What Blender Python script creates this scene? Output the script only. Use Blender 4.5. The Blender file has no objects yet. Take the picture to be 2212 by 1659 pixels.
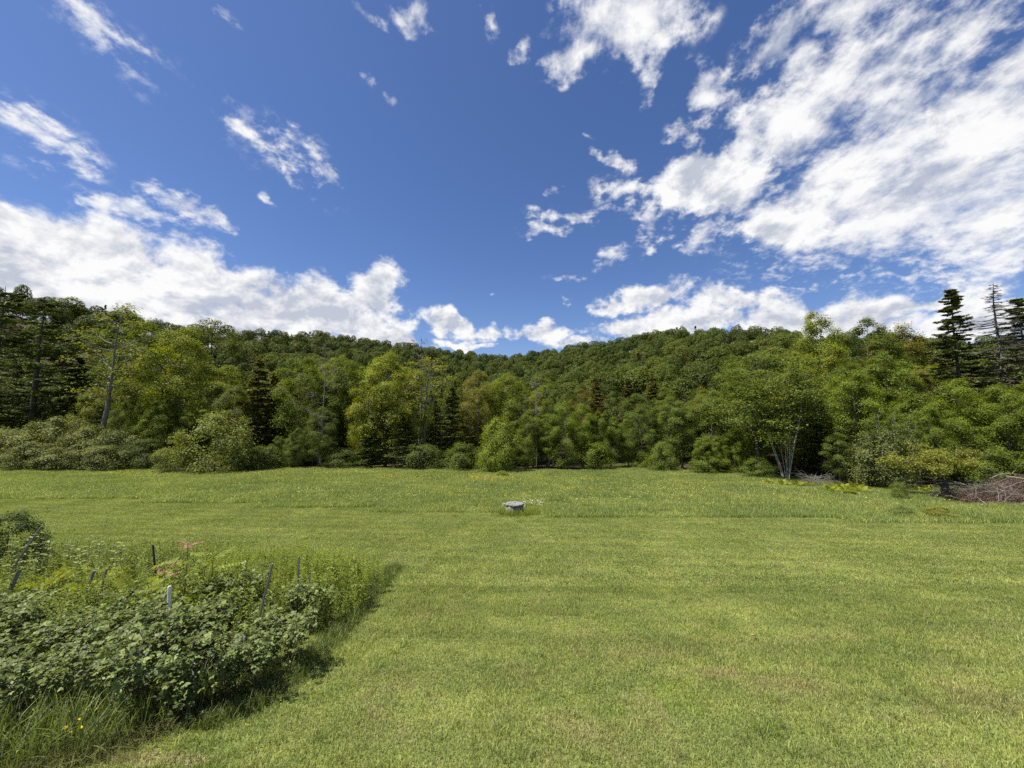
import bpy, math, random
import numpy as np
from mathutils import Matrix, Vector, Euler

random.seed(7)
SC = bpy.context.scene
COL = SC.collection
PI = math.pi

# ------------------------------------------------------------------ camera
CAMZ = 3.3
PITCH = math.radians(4.5)
FPX = 831.7                      # focal length in the pixels of a 2212 wide picture
cam = bpy.data.cameras.new('camera')
cam.sensor_width = 36.0
cam.lens = 36.0 * FPX / 2212.0
cam.clip_start = 0.05
cam.clip_end = 5000
camo = bpy.data.objects.new('camera', cam)
COL.objects.link(camo)
camo.location = (0, 0, CAMZ)
camo.rotation_euler = (PI / 2 + PITCH, 0, 0)
SC.camera = camo

# ------------------------------------------------------------------ sun and exposure
SUN_EL = math.radians(64)
SUN_AZ = math.radians(-104)      # compass angle from +Y, clockwise; the sun stands to the left
sun_dir = Vector((math.sin(SUN_AZ) * math.cos(SUN_EL), math.cos(SUN_AZ) * math.cos(SUN_EL), math.sin(SUN_EL)))
sl = bpy.data.lights.new('sun', 'SUN')
sl.energy = 4.9
sl.angle = math.radians(0.6)
sl.color = (1.0, 0.95, 0.86)
slo = bpy.data.objects.new('sun', sl)
COL.objects.link(slo)
slo.rotation_euler = sun_dir.to_track_quat('Z', 'Y').to_euler()
slo.location = (-30, -10, 60)

SC.view_settings.view_transform = 'Standard'
SC.view_settings.look = 'None'
SC.view_settings.gamma = 1.0
SC.view_settings.use_curve_mapping = False
SC.view_settings.exposure = 1.0
SC.render.film_transparent = False
SC.render.filter_size = 1.05
try:
    SC.cycles.max_bounces = 5
    SC.cycles.diffuse_bounces = 3
    SC.cycles.glossy_bounces = 2
    SC.cycles.transmission_bounces = 3
    SC.cycles.use_denoising = False
    SC.cycles.sample_clamp_indirect = 4.0
except Exception:
    pass

def ray(u, v):
    """direction of the world ray through a point of the photograph (2212 x 1659)"""
    X = (u - 1106.0) / FPX
    Y = (829.5 - v) / FPX
    c, s = math.cos(PITCH), math.sin(PITCH)
    return np.array([X, c - s * Y, s + c * Y])

def azel(u, v):
    d = ray(u, v)
    d = d / np.linalg.norm(d)
    return math.atan2(d[0], d[1]), math.asin(d[2])

# ------------------------------------------------------------------ world: sky with clouds
world = bpy.data.worlds.new('World')
SC.world = world
world.use_nodes = True
nt = world.node_tree
nt.nodes.clear()

class NT:
    """small helper to write node trees"""
    def __init__(s, tree): s.t = tree; s.n = tree.nodes; s.l = tree.links
    def new(s, typ, **kw):
        n = s.n.new(typ)
        for k, v in kw.items(): setattr(n, k, v)
        return n
    def put(s, sock, val):
        if val is None: return
        if hasattr(val, 'links') and hasattr(val, 'node'): s.l.new(val, sock)
        else: sock.default_value = val
    def math(s, op, a, b=None, c=None, clamp=False):
        n = s.new('ShaderNodeMath', operation=op, use_clamp=clamp)
        s.put(n.inputs[0], a); s.put(n.inputs[1], b)
        if c is not None: s.put(n.inputs[2], c)
        return n.outputs[0]
    def vmath(s, op, a, b=None, scale=None):
        n = s.new('ShaderNodeVectorMath', operation=op)
        s.put(n.inputs[0], a)
        if b is not None: s.put(n.inputs[1], b)
        if scale is not None: s.put(n.inputs['Scale'], scale)
        return n.outputs['Value'] if op in ('LENGTH', 'DOT_PRODUCT', 'DISTANCE') else n.outputs[0]
    def noise(s, vec, scale, detail=4, rough=0.55, dist=0.0, lac=2.0):
        n = s.new('ShaderNodeTexNoise')
        s.put(n.inputs['Vector'], vec); s.put(n.inputs['Scale'], scale); s.put(n.inputs['Detail'], detail)
        s.put(n.inputs['Roughness'], rough); s.put(n.inputs['Distortion'], dist); s.put(n.inputs['Lacunarity'], lac)
        return n.outputs[0]
    def mix(s, f, a, b, typ='MIX'):
        n = s.new('ShaderNodeMix', data_type='RGBA', blend_type=typ)
        s.put(n.inputs[0], f); s.put(n.inputs[6], a); s.put(n.inputs[7], b)
        return n.outputs[2]
    def mapr(s, x, a, b, c=0.0, d=1.0, smooth=False):
        n = s.new('ShaderNodeMapRange', interpolation_type='SMOOTHSTEP' if smooth else 'LINEAR')
        s.put(n.inputs[0], x); s.put(n.inputs[1], a); s.put(n.inputs[2], b); s.put(n.inputs[3], c); s.put(n.inputs[4], d)
        return n.outputs[0]
    def comb(s, x, y, z):
        n = s.new('ShaderNodeCombineXYZ'); s.put(n.inputs[0], x); s.put(n.inputs[1], y); s.put(n.inputs[2], z)
        return n.outputs[0]
    def sep(s, v):
        n = s.new('ShaderNodeSeparateXYZ'); s.put(n.inputs[0], v); return n.outputs
    def ramp(s, f, stops):
        n = s.new('ShaderNodeValToRGB'); s.put(n.inputs[0], f)
        e = n.color_ramp.elements
        while len(e) < len(stops): e.new(0.5)
        for q, (p, c) in zip(e, stops): q.position = p; q.color = c if len(c) == 4 else (*c, 1)
        return n.outputs[0]

W = NT(nt)
tc = W.new('ShaderNodeTexCoord')
D = W.vmath('NORMALIZE', tc.outputs['Generated'])
dx, dy, dz = W.sep(D)
AZ = W.math('ARCTAN2', dx, dy)
EL = W.math('ARCSINE', dz)
AE = W.comb(AZ, EL, 0.0)

sky = W.new('ShaderNodeTexSky', sky_type='NISHITA')
sky.sun_disc = False
sky.sun_elevation = SUN_EL
sky.sun_rotation = SUN_AZ
sky.altitude = 400
sky.air_density = 1.0
sky.dust_density = 0.6
sky.ozone_density = 3.0

# cloud masses of the photograph as (centre u, v, half axes, tilt, strength); tilt runs clockwise in the picture
CLOUDS_SOLID = [
    # long bank over the left ridge
    (-60, 550, 330, 140, 16, 1.5), (210, 592, 300, 120, 18, 1.5), (440, 640, 280, 95, 17, 1.5), (660, 672, 210, 80, 9, 1.5),
    (812, 625, 70, 62, 0, 1.3), (800, 728, 130, 22, 10, 1.3), (300, 720, 420, 80, 8, 1.5),
    # small cumulus over the saddle
    (975, 700, 78, 34, 22, 1.2), (1050, 722, 60, 22, 10, 1.1), (1155, 724, 80, 24, 0, 1.2), (1010, 745, 90, 10, 6, 0.9), (1245, 738, 70, 14, -8, 1.0),
    # cumulus over the right ridge
    (1420, 643, 78, 40, -6, 1.3), (1322, 662, 34, 22, 0, 1.15), (1470, 700, 220, 34, -6, 1.4), (1590, 645, 130, 42, 0, 1.05), (1660, 690, 120, 52, 0, 1.3),
    (1820, 700, 190, 48, -3, 1.3), (1900, 680, 190, 26, -12, 1.1), (2010, 655, 170, 22, -14, 1.1), (2160, 615, 150, 30, -14, 0.9), (2120, 690, 170, 60, -8, 1.3),
    (1925, 606, 62, 20, -10, 0.8), (1700, 618, 60, 10, 4, 0.6),
    # the bright puff at the tip of the large deck
    (1530, 395, 125, 88, -12, 1.5), (1700, 505, 150, 46, -6, 1.3),
]
CLOUDS_SOFT = [
    (1740, 470, 210, 82, -8, 1.1), (1860, 400, 330, 115, -24, 1.15), (2080, 300, 330, 140, -26, 1.15), (2160, 470, 280, 95, -20, 1.05),
    (1720, 280, 190, 78, -30, 1.05), (1960, 230, 300, 80, -32, 0.9), (2230, 130, 220, 100, -36, 0.95), (1610, 330, 130, 64, -40, 0.95),
    (1690, 70, 150, 46, -38, 0.95), (1830, 30, 170, 46, -40, 0.95), (1740, 120, 80, 60, -50, 0.95), (1520, 205, 56, 72, 10, 0.9), (1880, 140, 130, 40, -36, 0.8), (2050, 90, 230, 44, -36, 0.8),
    (2000, 515, 230, 34, -22, 0.7), (1480, 300, 40, 36, 0, 0.65),
    (1340, 60, 140, 86, -18, 1.15), (1270, 130, 100, 36, -20, 0.9), (1400, 165, 26, 62, 8, 0.75), (1120, 112, 36, 24, 0, 0.65), (1060, 40, 60, 14, 50, 0.5),
    (900, 30, 44, 66, -12, 0.85), (800, 30, 60, 18, 40, 0.55), (478, 50, 36, 24, 0, 0.55),
    (170, 15, 120, 22, 38, 0.58), (240, 78, 110, 19, 36, 0.58), (318, 135, 46, 12, 42, 0.6), (265, 130, 60, 8, 40, 0.4),
    (60, 285, 150, 36, 24, 0.7), (120, 330, 90, 15, 20, 0.65), (20, 250, 100, 22, 24, 0.6),
    (520, 272, 74, 20, 38, 0.72), (640, 300, 62, 34, 40, 0.62), (702, 372, 56, 18, 34, 0.75), (590, 350, 60, 10, 50, 0.5), (585, 430, 30, 12, 40, 0.4),
    (1300, 410, 60, 18, -8, 0.85), (1362, 412, 46, 24, -14, 0.85), (1215, 468, 70, 18, 4, 0.8), (1160, 498, 48, 18, 4, 0.78), (1408, 482, 42, 46, 0, 0.8),
    (1332, 560, 38, 20, -20, 0.8), (1270, 286, 15, 8, 0, 0.75), (1330, 350, 60, 18, 20, 0.7), (1510, 512, 50, 30, -40, 0.7), (1190, 400, 16, 10, 0, 0.6), (1420, 530, 16, 10, 0, 0.7),
    (1225, 600, 40, 8, 0, 0.55), (1070, 632, 26, 8, 0, 0.55), (1225, 658, 18, 8, 0, 0.65), (800, 195, 40, 10, 30, 0.35), (395, 436, 60, 36, 30, 0.85), (195, 420, 60, 24, 22, 0.85), (440, 470, 70, 22, 16, 0.85), (300, 450, 120, 26, 16, 0.7),
    (1640, 520, 60, 12, -20, 0.5), (1980, 380, 480, 205, -24, 1.1), (1850, 180, 380, 140, -36, 0.82), (1900, 560, 200, 40, -16, 0.5), (2150, 560, 200, 60, -16, 0.7), (590, 320, 190, 60, 38, 0.30), (230, 90, 190, 60, 40, 0.32), (70, 300, 170, 60, 24, 0.36), (1340, 440, 130, 60, 0, 0.30),
]

def cloud_field(lst):
    tot = None
    for (u, v, ra, rb, ang, st) in lst:
        ca, sa = math.cos(math.radians(ang)), math.sin(math.radians(ang))
        v = min(max(v, 0), 1600)
        c = np.array(azel(u, v))
        e = 0.25
        pa = (np.array(azel(u + ca * ra * e, v + sa * ra * e)) - c) / e
        pb = (np.array(azel(u - sa * rb * e, v + ca * rb * e)) - c) / e
        Mx = np.column_stack([pa, pb])
        U, S, _ = np.linalg.svd(Mx)
        mp = W.new('ShaderNodeMapping', vector_type='TEXTURE')
        mp.inputs['Location'].default_value = (c[0], c[1], 0)
        mp.inputs['Rotation'].default_value = (0, 0, math.atan2(U[1, 0], U[0, 0]))
        mp.inputs['Scale'].default_value = (S[0] * 1.5, S[1] * 1.5, 1)
        W.l.new(WAE, mp.inputs['Vector'])
        g = W.new('ShaderNodeTexGradient', gradient_type='SPHERICAL')
        W.l.new(mp.outputs[0], g.inputs[0])
        val = W.math('MULTIPLY', g.outputs[1], st)
        tot = val if tot is None else W.math('MAXIMUM', tot, val)
    return tot

# a gentle wobble keeps the masses from having elliptic outlines
wn = W.new('ShaderNodeTexNoise'); W.put(wn.inputs['Vector'], D); wn.inputs['Scale'].default_value = 11.0; wn.inputs['Detail'].default_value = 3.0
wob = W.vmath('SCALE', W.vmath('SUBTRACT', wn.outputs['Color'], (0.5, 0.5, 0.5)), scale=0.14)
WAE = W.vmath('ADD', AE, W.vmath('MULTIPLY', wob, (1, 0.7, 0)))
m_solid = cloud_field(CLOUDS_SOLID)
m_soft = cloud_field(CLOUDS_SOFT)
# the sky beyond the frame goes on with scattered cloud of the same kind
ab = W.math('ABSOLUTE', AZ)
out = W.mapr(ab, 0.98, 1.2, 0, 1, True)
outn = W.noise(W.vmath('MULTIPLY', D, (1, 1, 1.6)), 2.6, 3, 0.5)
m_soft = W.math('MAXIMUM', m_soft, W.math('MULTIPLY', out, W.mapr(outn, 0.5, 0.66, 0, 0.95)))

# billow noise: on a flat deck high up, on the sphere near the horizon
den = W.math('ADD', W.math('MAXIMUM', dz, 0.0), 0.34)
P = W.comb(W.math('DIVIDE', dx, den), W.math('DIVIDE', dy, den), 0.0)
def fb(off):
    Pd = W.vmath('ADD', W.vmath('MULTIPLY', P, (1.0, 0.8, 1.0)), tuple(0.10 * q for q in off))
    Dd = W.vmath('ADD', W.vmath('MULTIPLY', D, (1, 1, 1.35)), tuple(0.022 * q for q in off))
    deck = W.noise(Pd, 9.5, 8, 0.64, 0.15)
    puff = W.noise(Dd, 12.0, 8, 0.62, 0.15)
    f = W.mapr(dz, 0.24, 0.46, 0, 1, True)
    return W.math('ADD', W.math('MULTIPLY', deck, f), W.math('MULTIPLY', puff, W.math('SUBTRACT', 1.0, f)))
so = (sun_dir.x, sun_dir.y, sun_dir.z)
n0 = fb((0, 0, 0))
n1 = fb(so)
nz = W.math('SUBTRACT', n0, 0.5)
frag = W.math('SUBTRACT', W.noise(W.vmath('ADD', P, (3.1, 1.7, 0)), 30.0, 5, 0.6, 0.1), 0.5)
d_solid = W.math('ADD', W.math('MINIMUM', m_solid, 1.05), W.math('MULTIPLY', nz, 2.3))
d_soft = W.math('ADD', W.math('MINIMUM', m_soft, 0.95), W.math('MULTIPLY', nz, W.mapr(m_soft, 0.3, 0.9, 2.8, 1.8)))
d_soft = W.math('ADD', d_soft, W.math('MULTIPLY', frag, W.mapr(m_soft, 0.3, 0.8, 1.9, 0.35)))
gate_s = W.mapr(m_soft, 0.0, 0.30, 0, 1, True)
gate_h = W.mapr(m_solid, 0.0, 0.25, 0, 1, True)
a_solid = W.math('MULTIPLY', W.mapr(d_solid, 0.34, 0.80, 0, 1, True), gate_h)
a_soft = W.math('MULTIPLY', W.mapr(d_soft, 0.14, 1.05, 0, 1, True), gate_s)
alpha = W.math('MULTIPLY', W.math('MAXIMUM', a_solid, a_soft), W.mapr(dz, 0.0, 0.03))
# cloud brightness: thick parts and sides turned from the sun are greyer
lit = W.math('MULTIPLY', W.math('SUBTRACT', n0, n1), 4.4)
thick = W.mapr(W.math('MAXIMUM', m_solid, W.math('MULTIPLY', m_soft, 0.8)), 0.35, 1.25, 0, 1, True)
low = W.noise(W.vmath('MULTIPLY', D, (1, 1, 2.6)), 5.0, 5, 0.55, 0.2)
shade = W.math('ADD', W.math('MULTIPLY', thick, W.mapr(low, 0.40, 0.64, 1.0, 0.1)), W.math('MULTIPLY', lit, -1.0), clamp=True)
ccol = W.mix(shade, (1.0, 1.0, 1.0, 1), (0.55, 0.59, 0.69, 1))
SKY_K = 0.057
skyc = W.vmath('SCALE', sky.outputs[0], scale=SKY_K)
hs = W.new('ShaderNodeHueSaturation'); hs.inputs['Saturation'].default_value = 1.14
W.l.new(W.vmath('MULTIPLY', skyc, (1.08, 1.02, 1.14)), hs.inputs['Color'])
cl = W.vmath('SCALE', ccol, scale=0.49)
fin = W.mix(alpha, hs.outputs[0], cl)
bg = W.new('ShaderNodeBackground'); bg.inputs['Strength'].default_value = 1.0
W.l.new(fin, bg.inputs['Color'])
wo = W.new('ShaderNodeOutputWorld')
W.l.new(bg.outputs[0], wo.inputs['Surface'])
try:
    world.cycles.sampling_method = 'NONE'
except Exception:
    pass

# ------------------------------------------------------------------ terrain
def interp(x, pts):
    xs, ys = zip(*pts)
    return np.interp(x, xs, ys)

def field(y):
    """height of the mown slope and meadow along the view axis"""
    y = np.asarray(y, float)
    z = -0.115 * np.clip(y, -6, 20)
    t = np.clip(y - 20, 0, 8)
    z = z - (0.115 * t - 0.065 * t * t / 16.0)
    z = z - 0.05 * np.clip(y - 28, 0, 1e9)
    return z

TREELINE_PX = [(-500, 62), (-200, 60), (0, 56), (300, 54), (460, 51), (700, 52.5), (1000, 52.5), (1080, 51), (1300, 52), (1370, 60), (1400, 60), (1440, 49),
               (1560, 46), (1650, 41), (1740, 39), (1850, 37), (1950, 35), (2050, 33), (2250, 33), (2600, 30)]
TLX = [((u - 1106) / FPX * y, y) for u, y in TREELINE_PX]
def treeline(x): return interp(x, TLX)

SKYLINE = [(-300, 590, 120), (0, 612, 130), (100, 640, 140), (200, 660, 155), (300, 684, 170), (400, 705, 190), (500, 712, 215), (600, 718, 250), (700, 722, 280), (800, 738, 310),
           (900, 748, 330), (1000, 762, 345), (1060, 772, 350), (1110, 772, 340), (1180, 758, 320), (1250, 748, 300), (1350, 732, 270), (1450, 716, 245), (1550, 708, 225),
           (1650, 716, 205), (1730, 720, 190), (1850, 726, 180), (1950, 732, 170), (2050, 738, 160), (2212, 738, 150), (2600, 735, 140)]
SKY_AZ = [math.atan2(ray(u, v)[0], ray(u, v)[1]) for u, v, R in SKYLINE]
def _tan(u, v):
    d = ray(u, v); return d[2] / math.hypot(d[0], d[1])
SKY_TAN = [_tan(u, v) for u, v, R in SKYLINE]
SKY_R = [R / math.cos(a) for (u, v, R), a in zip(SKYLINE, SKY_AZ)]

def ground(x, y):
    x = np.asarray(x, float); y = np.asarray(y, float)
    z = field(np.minimum(y, 60))
    r = np.hypot(x, y); az = np.arctan2(x, y)
    tl = treeline(x)
    Rr = np.interp(az, SKY_AZ, SKY_R)
    zr = CAMZ + Rr * np.interp(az, SKY_AZ, SKY_TAN) - 9.5
    r0 = np.where(y > 1, (tl + 12) * r / np.maximum(y, 1), 1e6)
    r0 = np.minimum(r0, Rr * 0.75)
    t = (r - r0) / np.maximum(Rr - r0, 1)
    tt = np.clip(t, 0, 1)
    side = np.clip((1.75 - np.abs(az)) / 0.5, 0, 1)
    side = side * side * (3 - 2 * side)
    hill = (zr - z) * (0.45 * tt + 0.55 * tt * tt * (1.6 - 0.6 * tt)) * side
    hill = hill - np.clip(r - Rr, 0, 1e9) * 0.16 * side
    hill = np.maximum(hill, -40)
    und = 0.25 * np.sin(x * 0.13 + 1.0) * np.sin(y * 0.11) * np.clip((np.abs(y) - 20) / 30, 0, 1)
    micro = 0.02 * np.sin(x * 0.9 + 0.4 * y) * np.sin(y * 0.7 - 0.3 * x) * np.clip(1 - np.abs(y - 12) / 30, 0, 1)
    return z + hill * np.where(r > r0, 1, 0) + und + micro

def gz(x, y): return float(ground(np.array([x]), np.array([y]))[0])

def gp(u, v):
    """where the ray through a point of the photograph meets the field"""
    d = ray(u, v)
    lo, hi = 0.5, 150.0
    f = lambda t: CAMZ + d[2] * t - gz(d[0] * t, d[1] * t)
    t = lo
    while t < hi:
        if f(t) < 0: break
        t += 0.25
    a, b = t - 0.25, t
    for _ in range(24):
        m = (a + b) / 2
        if f(m) > 0: a = m
        else: b = m
    return d[0] * b, d[1] * b

def at_depth(u, y):
    """x for a picture column at a depth (ground level)"""
    x = (u - 1106) / FPX * y * (math.cos(PITCH))
    # the pitch shifts columns a little with height; use ground height
    z = gz(x, y) - CAMZ
    return (u - 1106) / FPX * (math.cos(PITCH) * y + math.sin(PITCH) * z)

def top_z(u, v, y):
    d = ray(u, v); return CAMZ + d[2] * y / d[1]

# ------------------------------------------------------------------ mesh helpers
def mesh_np(name, V, F, mats=(), attr=None, smooth=False, fmat=None):
    """V (n,3); F list of arrays of faces with equal corner counts"""
    if not isinstance(F, (list, tuple)): F = [F]
    F = [np.asarray(f, np.int32) for f in F if len(f)]
    me = bpy.data.meshes.new(name)
    V = np.asarray(V, np.float32)
    me.vertices.add(len(V)); me.vertices.foreach_set('co', V.ravel())
    nl = sum(f.size for f in F); nf = sum(len(f) for f in F)
    me.loops.add(nl); me.polygons.add(nf)
    me.loops.foreach_set('vertex_index', np.concatenate([f.ravel() for f in F]))
    ls, o = [], 0
    for f in F:
        ls.append(o + np.arange(len(f), dtype=np.int32) * f.shape[1]); o += f.size
    me.polygons.foreach_set('loop_start', np.concatenate(ls))
    if smooth: me.polygons.foreach_set('use_smooth', np.ones(nf, bool))
    for m in mats: me.materials.append(m)
    if fmat is not None: me.polygons.foreach_set('material_index', np.asarray(fmat, np.int32))
    if attr is not None:
        for k, (dom, arr) in attr.items():
            a = me.attributes.new(k, 'FLOAT', dom); a.data.foreach_set('value', np.asarray(arr, np.float32))
    me.update(calc_edges=True)
    return me

def link(name, me, parent=None, loc=(0, 0, 0), rot=(0, 0, 0), scale=(1, 1, 1)):
    o = bpy.data.objects.new(name, me)
    COL.objects.link(o)
    o.location = loc; o.rotation_euler = rot; o.scale = scale
    if parent is not None: o.parent = parent
    return o

def tag(o, label, cat, group=None, kind=None):
    o['label'] = label; o['category'] = cat
    if group: o['group'] = group
    if kind: o['kind'] = kind
    return o

def thing(name, label, cat, loc=(0, 0, 0), rot=(0, 0, 0), scale=(1, 1, 1), group=None):
    o = link(name, None, None, loc, rot, scale)
    o.empty_display_size = 0.3
    return tag(o, label, cat, group)

def norm(v): return v / np.maximum(np.linalg.norm(v, axis=-1, keepdims=True), 1e-9)

class Geo:
    """collects vertices, quads and triangles"""
    def __init__(s): s.V = []; s.Q = []; s.T = []; s.n = 0; s.aq = []; s.at = []; s.mq = []; s.mt = []
    def quads(s, V, Q, a=0.5, m=0):
        s.V.append(V); s.Q.append(np.asarray(Q) + s.n); s.n += len(V)
        s.aq.append(np.broadcast_to(np.asarray(a, float), (len(Q),))); s.mq.append(np.full(len(Q), m))
    def tris(s, V, T, a=0.5, m=0):
        s.V.append(V); s.T.append(np.asarray(T) + s.n); s.n += len(V)
        s.at.append(np.broadcast_to(np.asarray(a, float), (len(T),))); s.mt.append(np.full(len(T), m))
    def mesh(s, name, mats, smooth=False):
        F = []
        if s.Q: F.append(np.concatenate(s.Q))
        if s.T: F.append(np.concatenate(s.T))
        lv = np.concatenate(s.aq + s.at); fm = np.concatenate(s.mq + s.mt)
        return mesh_np(name, np.concatenate(s.V), F, mats, {'lv': ('FACE', lv)}, smooth, fm)

def tubes(g, P, R, S=5, a=0.5, m=0, caps=False):
    """tapered tubes; P (N,K,3), R (N,K)"""
    P = np.asarray(P, float); R = np.asarray(R, float)
    if P.ndim == 2: P = P[None]; R = R[None]
    N, K, _ = P.shape
    T = np.gradient(P, axis=1); T = norm(T)
    ref = np.where(np.abs(T[..., 2:3]) < 0.9, np.array([0, 0, 1.0]), np.array([1.0, 0, 0]))
    A = norm(np.cross(T, ref)); B = np.cross(T, A)
    th = np.arange(S) * 2 * PI / S
    ring = A[:, :, None, :] * np.cos(th)[None, None, :, None] + B[:, :, None, :] * np.sin(th)[None, None, :, None]
    V = (P[:, :, None, :] + ring * R[:, :, None, None]).reshape(-1, 3)
    n, k, s_ = np.meshgrid(np.arange(N), np.arange(K - 1), np.arange(S), indexing='ij')
    i0 = (n * K + k) * S
    q = np.stack([i0 + s_, i0 + (s_ + 1) % S, i0 + S + (s_ + 1) % S, i0 + S + s_], -1).reshape(-1, 4)
    g.quads(V, q, a, m)

def bez(p0, p1, bend, K=5):
    """(N,K,3) curved lines from p0 to p1 pulled by bend"""
    t = np.linspace(0, 1, K)[None, :, None]
    return p0[:, None] * (1 - t) + p1[:, None] * t + bend[:, None] * (4 * t * (1 - t))

def leaf_quads(g, C, Nn, L, Wd, rng, m=0, lv=None, T=None):
    """flat diamond leaves at C with normal Nn"""
    n = len(C)
    Nn = norm(Nn)
    if T is None: T = rng.normal(size=(n, 3))
    T = norm(T - Nn * np.sum(T * Nn, -1, keepdims=True))
    B = np.cross(Nn, T)
    L = np.broadcast_to(np.asarray(L, float), (n,))[:, None]; Wd = np.broadcast_to(np.asarray(Wd, float), (n,))[:, None]
    droop = Nn * L * 0.12
    V = np.stack([C - T * L * .5 - droop, C + B * Wd * .5 - T * L * .06, C + T * L * .5 - droop, C - B * Wd * .5 - T * L * .06], 1).reshape(-1, 3)
    Q = np.arange(n * 4).reshape(-1, 4)
    g.quads(V, Q, rng.random(n) if lv is None else lv, m)

# ------------------------------------------------------------------ materials
def new_mat(name):
    m = bpy.data.materials.new(name); m.use_nodes = True
    m.node_tree.nodes.clear()
    return m, NT(m.node_tree)

def finish(M, shader, disp=None):
    o = M.new('ShaderNodeOutputMaterial'); M.l.new(shader, o.inputs['Surface'])

LEAF_TINT = (1.34, 1.2, 1.0)
def leaf_material(name, base=None, trans=0.42, rough=0.55, spec=0.12, var=0.55, randhue=True, ramp=None, tcol=(1.25, 1.2, 0.45), tint=True):
    """foliage: colour of the plant itself, varied leaf by leaf and plant by plant"""
    m, M = new_mat(name)
    at = M.new('ShaderNodeAttribute', attribute_name='lv')
    oi = M.new('ShaderNodeObjectInfo')
    if ramp: col = M.ramp(oi.outputs['Random'], ramp)
    elif base is not None: col = (*base, 1)
    else: col = oi.outputs['Color']
    f = M.mapr(at.outputs['Fac'], 0, 1, 1 - var, 1 + var)
    c1 = M.vmath('SCALE', M.vmath('MULTIPLY', col if not isinstance(col, tuple) else tuple(col[:3]), LEAF_TINT if tint else (1, 1, 1)), scale=f)
    # some leaves are yellower than others
    hue = M.math('FRACT', M.math('MULTIPLY', at.outputs['Fac'], 7.31))
    c2 = M.mix(M.math('MULTIPLY', hue, 0.35), c1, M.vmath('MULTIPLY', c1, (1.35, 1.12, 0.6)))
    pb = M.new('ShaderNodeBsdfPrincipled')
    M.l.new(c2, pb.inputs['Base Color']); pb.inputs['Roughness'].default_value = rough
    pb.inputs['Specular IOR Level'].default_value = spec
    tr = M.new('ShaderNodeBsdfTranslucent')
    M.l.new(M.vmath('MULTIPLY', c2, tcol), tr.inputs['Color'])
    mx = M.new('ShaderNodeMixShader'); mx.inputs[0].default_value = trans
    M.l.new(pb.outputs[0], mx.inputs[1]); M.l.new(tr.outputs[0], mx.inputs[2])
    finish(M, mx.outputs[0])
    return m

def bark_material(name, c0, c1, scale=9.0, rough=0.9, stretch=0.25):
    m, M = new_mat(name)
    tcn = M.new('ShaderNodeTexCoord')
    v = M.vmath('MULTIPLY', tcn.outputs['Object'], (1, 1, stretch))
    n = M.noise(v, scale, 6, 0.65)
    n2 = M.noise(tcn.outputs['Object'], 1.3, 3, 0.5)
    col = M.mix(M.mapr(n, 0.35, 0.65), (*c0, 1), (*c1, 1))
    col = M.mix(M.mapr(n2, 0.45, 0.7, 0, 0.4), col, (c1[0] * .8, c1[1] * .95, c1[2] * .75, 1))
    pb = M.new('ShaderNodeBsdfPrincipled'); M.l.new(col, pb.inputs['Base Color']); pb.inputs['Roughness'].default_value = rough
    pb.inputs['Specular IOR Level'].default_value = 0.15
    bp = M.new('ShaderNodeBump'); bp.inputs['Strength'].default_value = 0.6; bp.inputs['Distance'].default_value = 0.03
    M.l.new(n, bp.inputs['Height']); M.l.new(bp.outputs[0], pb.inputs['Normal'])
    finish(M, pb.outputs[0])
    return m

M_LEAF = leaf_material('tree_leaves')
M_NEEDLE = leaf_material('conifer_needles', trans=0.15, var=0.5, spec=0.2)
M_BUSH = leaf_material('shrub_leaves', trans=0.36, spec=0.12, rough=0.6)
M_FAR = leaf_material('distant_leaves', trans=0.25, var=0.45,
                      ramp=[(0.0, (0.032, 0.054, 0.016)), (0.3, (0.050, 0.080, 0.020)), (0.55, (0.060, 0.092, 0.022)), (0.8, (0.046, 0.074, 0.025)), (0.93, (0.080, 0.108, 0.024)), (1.0, (0.072, 0.082, 0.030))])
M_BARK = bark_material('grey_brown_bark', (0.06, 0.052, 0.042), (0.13, 0.115, 0.095))
M_BARKD = bark_material('dark_bark', (0.035, 0.03, 0.026), (0.085, 0.075, 0.065))
M_BARKP = bark_material('pale_bark', (0.31, 0.295, 0.26), (0.20, 0.19, 0.165), 14, 0.85, 2.0)
M_DEADW = bark_material('dead_grey_wood', (0.20, 0.185, 0.165), (0.11, 0.10, 0.09))
M_DEADC = bark_material('dead_conifer_wood', (0.085, 0.078, 0.07), (0.13, 0.12, 0.11))

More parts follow.
